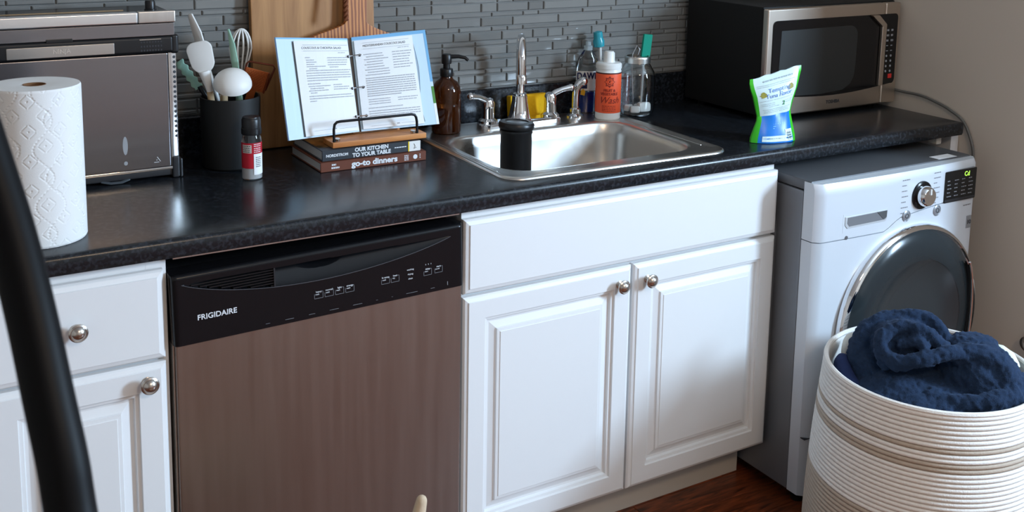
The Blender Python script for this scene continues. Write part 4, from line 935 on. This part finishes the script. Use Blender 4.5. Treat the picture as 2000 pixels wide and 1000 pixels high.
dp = B().prism(rrect(1.972, 2.100, .741, .826, .003, 3), fs+.002, fs+.018, 'xz').out('display', mat('display_glass', (.006, .007, .008), .12), fc, world=True)
seg = mat('green_segments', (.3, .9, .1), .5, emit=((.55, .9, .10, 1), 1.0))
text('Cd', .018, seg, dp, (2.060, fs+.0015, .8125), bold=.0003, world=True)
b = B(); rw = random.Random(31)
for r_ in range(5):
    for c_ in range(4): strokes(b, 1.982+c_*.029, 1.982+c_*.029+rw.uniform(.012, .02), .800-r_*.0105, fs+.0016, .0024, rw, .003, .008, .0015)
b.out('display_print', mat('display_print', (.25, .26, .28), .5), dp, world=True, ang=0)
B().box(1.974, 2.098, fs+.0012, fs+.003, .743, .750).out('display_strip', dkgrey, dp, world=True, ang=0)
b = B()
for r_ in range(7):
    strokes(b, 1.800, 1.800+rw.uniform(.015, .028), .826-r_*.0145, fs-.0008, .0024, rw, .004, .009, .0015); strokes(b, 1.925, 1.925+rw.uniform(.015, .03), .830-r_*.0135, fs-.0008, .0024, rw, .004, .009, .0015)
strokes(b, 2.062, 2.095, .722, fs-.001, .003, rw, .004, .009, .0015)
onf(b).out('cycle_names', greyink, fc, world=True, ang=0)
bd = B().box(2.082, 2.102, fs+.008, fs+.020, .655, .690, .001).out('badge', silver, wm, world=True, ang=0)
text('10', .016, ink, bd, (2.092, fs+.0075, .672), bold=.0004, world=True)
# door
DC = Vector((1.856, WF-.022, .440))
def dring(pr, m, nm, par, seg=64):
    M_ = Matrix.Translation(DC) @ Matrix.Rotation(PI/2, 4, 'X'); return B().lathe(pr, seg, cap=False).xf(M_).out(nm, m, par, world=True, ang=50)
door = dring([(.264, 0), (.264, .010), (.261, .018), (.257, .022), (.252, .024), (.249, .020), (.242, .016)], chrome, 'door', wm); door['label'] = 'round door with chrome rim and dark glass'
dring([(.2495, .018), (.242, .026), (.215, .033), (.175, .036), (.172, .034)], mat('door_shell', (.020, .027, .031), .2), 'door_shell', door)
dring([(.173, .034), (.165, .030), (.14, .0175), (.10, .0105), (0, .007)], mat('door_bowl_glass', (.030, .034, .036), .22), 'door_glass', door)
b = B(); pts_ = []
for i in range(17): a = R(-38+76*i/16); pts_.append((DC.x+.232*math.cos(a), DC.z+.232*math.sin(a)))
for i in range(16, -1, -1): a = R(-38+76*i/16); pts_.append((DC.x+.150+.055*math.cos(a*1.2), DC.z+.215*math.sin(a)))
B().prism(pts_, DC.y-.040, DC.y-.028, 'xz', .003).out('handle_cover', mat('door_handle', (.015, .016, .018), .2), door, world=True)
hpath = [Vector((DC.x+.175+.034*math.cos(R(a)), DC.y-.0445, DC.z+.15*math.sin(R(a)))) for a in range(-70, 71, 14)]
B().tube(hpath, .0035, 8).out('handle_edge', chrome, door, world=True)

ft = thing('wall_fitting', 'small round metal fitting on the wall behind the laundry basket', 'fitting', (WX, -.245, .345))
B().lathe([(.008, 0), (.008, .018), (.016, .02), (.022, .026), (.021, .034), (.012, .039), (0, .04)], 24, M=Matrix.Rotation(-PI/2, 4, 'Y')).out('knob', nickel, ft)
B().lathe([(.020, .0002), (.020, .004), (.008, .006)], 24, M=Matrix.Rotation(-PI/2, 4, 'Y')).out('flange', nickel, ft)

# ================================================================== laundry basket
bs = thing('laundry_basket', 'tall woven cotton rope laundry basket with beige bands and navy laundry', 'basket', (1.555, -.430, 0))
HB = .50
def brad(z):
    t = z/HB; return .258-.029*t**1.4+.004*math.sin(PI*t)
def boff(z, a): return 1+.02*math.cos(2*(a-.6))
cot = mat('cotton_rope', (.74, .71, .67), .9, noise=.08, nscale=120, bump=.8, bscale=350); jute = mat('jute_rope', (.44, .365, .295), .9, noise=.12, nscale=120, bump=.8, bscale=350)
nco = 50; pitch = HB/nco
def bandmat(i):
    z = (i+.5)*pitch
    if z < .262: return 1
    if .378 < z < .402 or .418 < z < .432: return 1
    return 0
def coilband(i0, i1, m, nm):
    prof_ = []
    for i in range(i0, i1):
        for k in range(6):
            a = -PI/2+PI*k/5; zc = (i+.5)*pitch; prof_.append((brad(zc)+.0045*math.cos(a), zc+pitch*.5*math.sin(a)))
    inner = [(brad((i+.5)*pitch)-.004, (i+.5)*pitch) for i in range(i1-1, i0-1, -1)]
    rows = []; sg = 96
    for r_, z_ in prof_+inner: rows.append([(r_*boff(z_, 2*PI*j/sg)*math.cos(2*PI*j/sg), r_*boff(z_, 2*PI*j/sg)*math.sin(2*PI*j/sg), max(.0005, z_)) for j in range(sg)])
    b = B(); b.grid(rows, closed_u=True, closed_v=True); return b.out(nm, m, bs, ang=75)
i = 0
while i < nco:
    j = i
    while j < nco and bandmat(j) == bandmat(i): j += 1
    coilband(i, j, jute if bandmat(i) else cot, 'beige_coils' if bandmat(i) else 'white_coils'); i = j
B().lathe([(0, .001), (.255, .001), (.255, .008), (0, .008)], 48).out('bottom', cot, bs)
B().tube([Vector(((brad(HB)-.001)*boff(HB, 2*PI*j/72)*math.cos(2*PI*j/72), (brad(HB)-.001)*boff(HB, 2*PI*j/72)*math.sin(2*PI*j/72), HB+.003)) for j in range(72)], .006, 8, closed=True).out('rim', cot, bs)
aH = math.atan2(-.9, .43)
hp = [Vector((.243*math.cos(aH+t), .243*math.sin(aH+t), z_)) for t, z_ in ((-.32, .425), (-.27, .455), (-.12, .468), (.12, .468), (.27, .455), (.32, .425))]
B().tube(spl([p*1.0 for p in hp]), .0085, 10).out('handle', jute, bs)
# ------------------------------------------------------------------ laundry
fleece = mat('navy_fleece', (.0050, .019, .052), .95, noise=.5, nscale=160, bump=1., bscale=420)
fleece.node_tree.nodes['Principled BSDF'].inputs['Sheen Weight'].default_value = .12
fleece.node_tree.nodes['Principled BSDF'].inputs['Sheen Tint'].default_value = (.25, .42, .75, 1)
fleece.node_tree.nodes['Principled BSDF'].inputs['Sheen Roughness'].default_value = .4
def cloth(name, label, cat, parts, m, vox=.006, amp=.005, nsz=.02, sm=6, sc2=None):
    b = B()
    for kind, *a in parts:
        if kind == 'b': b.ball(a[0], a[1], 20)
        else: b.tube(spl(a[0], 5), a[1], 12, flat=a[2] if len(a) > 2 else None)
    o = b.out(name, m, ang=0); tag(o, label, cat)
    md = o.modifiers.new('remesh', 'REMESH'); md.mode = 'VOXEL'; md.voxel_size = vox; md.use_smooth_shade = True
    s_ = o.modifiers.new('smooth', 'SMOOTH'); s_.iterations = sm; s_.factor = .5
    if amp:
        for sz, am in ((nsz*3, amp*2.2), (nsz, amp)):
            tx = bpy.data.textures.new('clouds', 'CLOUDS'); tx.noise_scale = sz; tx.noise_depth = 2
            dm = o.modifiers.new('displace', 'DISPLACE'); dm.texture = tx; dm.strength = am; dm.mid_level = .5; dm.texture_coords = 'LOCAL'
    return o
BN = Vector((.805, .593, 0)); BC = Vector((1.555, -.43, 0))
def q(x, y, d=0.):            # photo pixel -> point on the upright plane through the basket's axis, moved d towards the viewer
    v = ray(x, y); t = (BC-BN*d-CAM).dot(BN)/v.dot(BN); return CAM+v*t
parts = [('b', (1.555, -.43, .45), (.188, .188, .055)), ('b', q(1700, 715, .02), (.05, .05, .05)), ('b', q(1765, 672, .0), (.075, .075, .055)), ('b', q(1912, 735, .01), (.088, .088, .075)), ('b', q(1775, 750, .03), (.11, .09, .05)), ('b', q(1965, 765, .04), (.06, .06, .05)), ('b', q(1972, 755, .0), (.04, .04, .04)), ('b', q(1900, 678, -.03), (.06, .05, .03)),
         ('t', [q(1684, 735, .04), q(1672, 690, .03), q(1692, 645, -.01), q(1742, 622, -.04), q(1800, 620, -.05), q(1832, 640, -.04), q(1848, 680, -.02)], [.020, .020, .021, .019, .018, .018, .020]),
         ('t', [q(1738, 716, .08), q(1724, 690, .08), q(1722, 658, .07), q(1755, 640, .05), q(1800, 645, .05), q(1834, 672, .05), q(1858, 700, .06)], [.018, .018, .017, .016, .016, .017, .02]),
         ('t', [q(1730, 695, .09), q(1755, 708, .10), q(1800, 703, .10), q(1850, 692, .08), q(1880, 690, .05)], [.015, .018, .018, .016, .018]),
         ('t', [q(1752, 675, .07), q(1785, 668, .07), q(1812, 680, .08)], [.012, .013, .012]),
         ('t', [q(1690, 752, .06), q(1760, 772, .10), q(1850, 790, .12), q(1930, 790, .12), q(1985, 770, .08)], [.024, .024, .022, .024, .026]),
         ('t', [q(1860, 705, .06), q(1890, 690, .05), q(1935, 700, .05), q(1968, 735, .06), q(1975, 775, .08)], [.02, .022, .024, .026, .024]),
         ('t', [q(1975, 742, .02), q(1990, 748, -.01), q(1988, 775, -.03)], [.022, .022, .02])]
o = cloth('fleece_blanket', 'crumpled navy blue fleece blanket heaped in the rope basket', 'blanket', parts, fleece, .0045, .006, .02, 4)
tx = bpy.data.textures.new('pile', 'CLOUDS'); tx.noise_scale = .008; tx.noise_depth = 1
dm = o.modifiers.new('pile', 'DISPLACE'); dm.texture = tx; dm.strength = .007; dm.texture_coords = 'LOCAL'
rib = mat('navy_cotton', (.007, .02, .085), .85, bump=.4, bscale=90, stretch=(4, 4, .5))
cloth('navy_shirt', 'folded royal navy cotton garment hanging over the basket rim', 'garment', [('t', [q(1652, 698, .02), q(1645, 714, .04), q(1654, 742, .07), q(1678, 764, .09)], [.017, .021, .022, .017]), ('t', [q(1664, 702, -.01), q(1664, 722, .01), q(1674, 745, .03), q(1690, 765, .05)], [.010, .012, .013, .012])], rib, .004, .002, .012, 3)
cotton = mat('white_cotton', (.72, .70, .64), .9, bump=.2)
cloth('white_cloth', 'cream cotton cloth tucked beside the blanket in the basket', 'cloth', [('t', [q(1652, 694, -.02), q(1656, 678, -.03), q(1668, 664, -.05), q(1690, 672, -.08)], [.011, .015, .017, .02])], cotton, .004, .004, .02, 4)
cloth('pale_cloth', 'white and pale green cloth showing behind the navy blanket', 'cloth', [('t', [q(1925, 686, -.08), q(1945, 682, -.09), q(1968, 698, -.09), q(1980, 722, -.08)], [.012, .014, .017, .018])], mat('pale_green_cotton', (.66, .72, .60), .9), .004, .004, .02, 4)

# ================================================================== black curved bar close to the camera
bar = thing('curved_pole', 'curved black tubular pole standing before the drawer cabinet', 'pole', (-.30, -1.245, 0))
Pb = []
for (x_, y_, d_) in ((-190, -120, .84), (-120, 40, .83), (-72, 170, .82), (-22, 320, .81), (22, 460, .80), (62, 620, .79), (96, 780, .785), (122, 900, .785), (138, 1000, .79)):
    dv = ray(x_, y_).normalized(); Pb.append(CAM+dv*d_)
e = Pb[-1]; dn = (Pb[-1]-Pb[-2]).normalized()
Pb += [e+dn*.10, Vector((e.x+.012, e.y-.03, e.z-.35)), Vector((-.30, -1.245, .5)), Vector((-.30, -1.245, .02))]
blm = mat('satin_black_metal', (.002, .002, .0025), .5, 0.); blm.node_tree.nodes['Principled BSDF'].inputs['Specular IOR Level'].default_value = .12
B().tube(spl(Pb, 8), .0158, 20).out('tube', blm, bar, world=True)
B().lathe([(0, .0005), (.14, .0005), (.14, .012), (.13, .018), (.03, .022), (.022, .03), (0, .03)], 40).out('base', blm, bar)
B().ball(Pb[0], .0158, 16).out('end_cap', blm, bar, world=True)
for (x_, y_) in ((72, 420), (75, 426), (128, 556)):
    pass

# ================================================================== cat walking below the frame, tail tip raised
fur = mat('cream_fur', srgb(196, 176, 150), .95, noise=.12, nscale=40, bump=.6, bscale=300)
tip = pY(826, 955, -.42)
b0 = Vector((tip.x+.0, tip.y, 0))
def skin(name, chains, m):
    bm = bmesh.new(); lay = bm.verts.layers.skin.verify(); vmap = {}
    def V(key, co, r):
        if key not in vmap:
            v = bm.verts.new(co); v[lay].radius = (r, r) if not isinstance(r, tuple) else r; vmap[key] = v
        return vmap[key]
    for ch in chains:
        prev = None
        for key, co, r in ch:
            v = V(key, co, r)
            if prev is not None: bm.edges.new((prev, v))
            prev = v
    vmap['root'][lay].use_root = True
    me = bpy.data.meshes.new(name); bm.to_mesh(me); bm.free(); me.materials.append(m)
    o = bpy.data.objects.new(name, me); C.objects.link(o)
    md = o.modifiers.new('skin', 'SKIN'); md.use_smooth_shade = True
    sd_ = o.modifiers.new('sub', 'SUBSURF'); sd_.levels = 1; sd_.render_levels = 2
    return o
bx, by = tip.x-.02, tip.y      # rump
def c(dx, dy, z): return (bx+dx, by+dy, z)
tz = tip.z
chains = [
 [('root', c(-.03, 0, .245), .055), ('s1', c(-.11, 0, .235), .060), ('s2', c(-.20, 0, .235), .062), ('ch', c(-.27, 0, .245), .055), ('nk', c(-.325, 0, .285), .036), ('hd', c(-.375, 0, .315), .040), ('fc', c(-.405, 0, .312), .030), ('mz', c(-.432, 0, .300), .016)],
 [('root', c(-.03, 0, .245), 0), ('t0', c(.01, 0, .265), .018), ('t1', c(.012, 0, .33), .015), ('t2', c(.005, 0, tz-.10), .0135), ('t3', c(.012, 0, tz-.045), .0125), ('t4', (tip.x, tip.y, tz-.01), .009)]]
for sy in (-1, 1):
    chains.append([('ch', 0, 0), ('fs%d' % sy, c(-.272, sy*.035, .20), .027), ('fe%d' % sy, c(-.262, sy*.037, .13), .018), ('fw%d' % sy, c(-.272, sy*.037, .05), .012), ('fp%d' % sy, c(-.280, sy*.037, .014), .0135), ('ft%d' % sy, c(-.300, sy*.037, .011), .011)])
    chains.append([('root', 0, 0), ('hk%d' % sy, c(-.045, sy*.042, .165), .038), ('hn%d' % sy, c(-.065, sy*.043, .125), .024), ('hh%d' % sy, c(-.005, sy*.043, .075), .014), ('hp%d' % sy, c(-.02, sy*.043, .014), .0125), ('hq%d' % sy, c(-.045, sy*.043, .011), .0115)])
    chains.append([('hd', 0, 0), ('e%d' % sy, c(-.365, sy*.030, .350), .014), ('et%d' % sy, c(-.362, sy*.036, .378), .004)])
cat = skin('cat', chains, fur); tag(cat, 'cream cat with its tail tip raised in front of the dishwasher', 'cat')
eye = mat('cat_eye', (.12, .14, .03), .1)
for sy in (-1, 1): B().ball(c(-.418, sy*.017, .324), .006, 12).out('eye', eye, cat)
B().ball(c(-.447, 0, .304), (.005, .006, .004), 10).out('nose', mat('cat_nose', (.35, .16, .14), .5), cat)
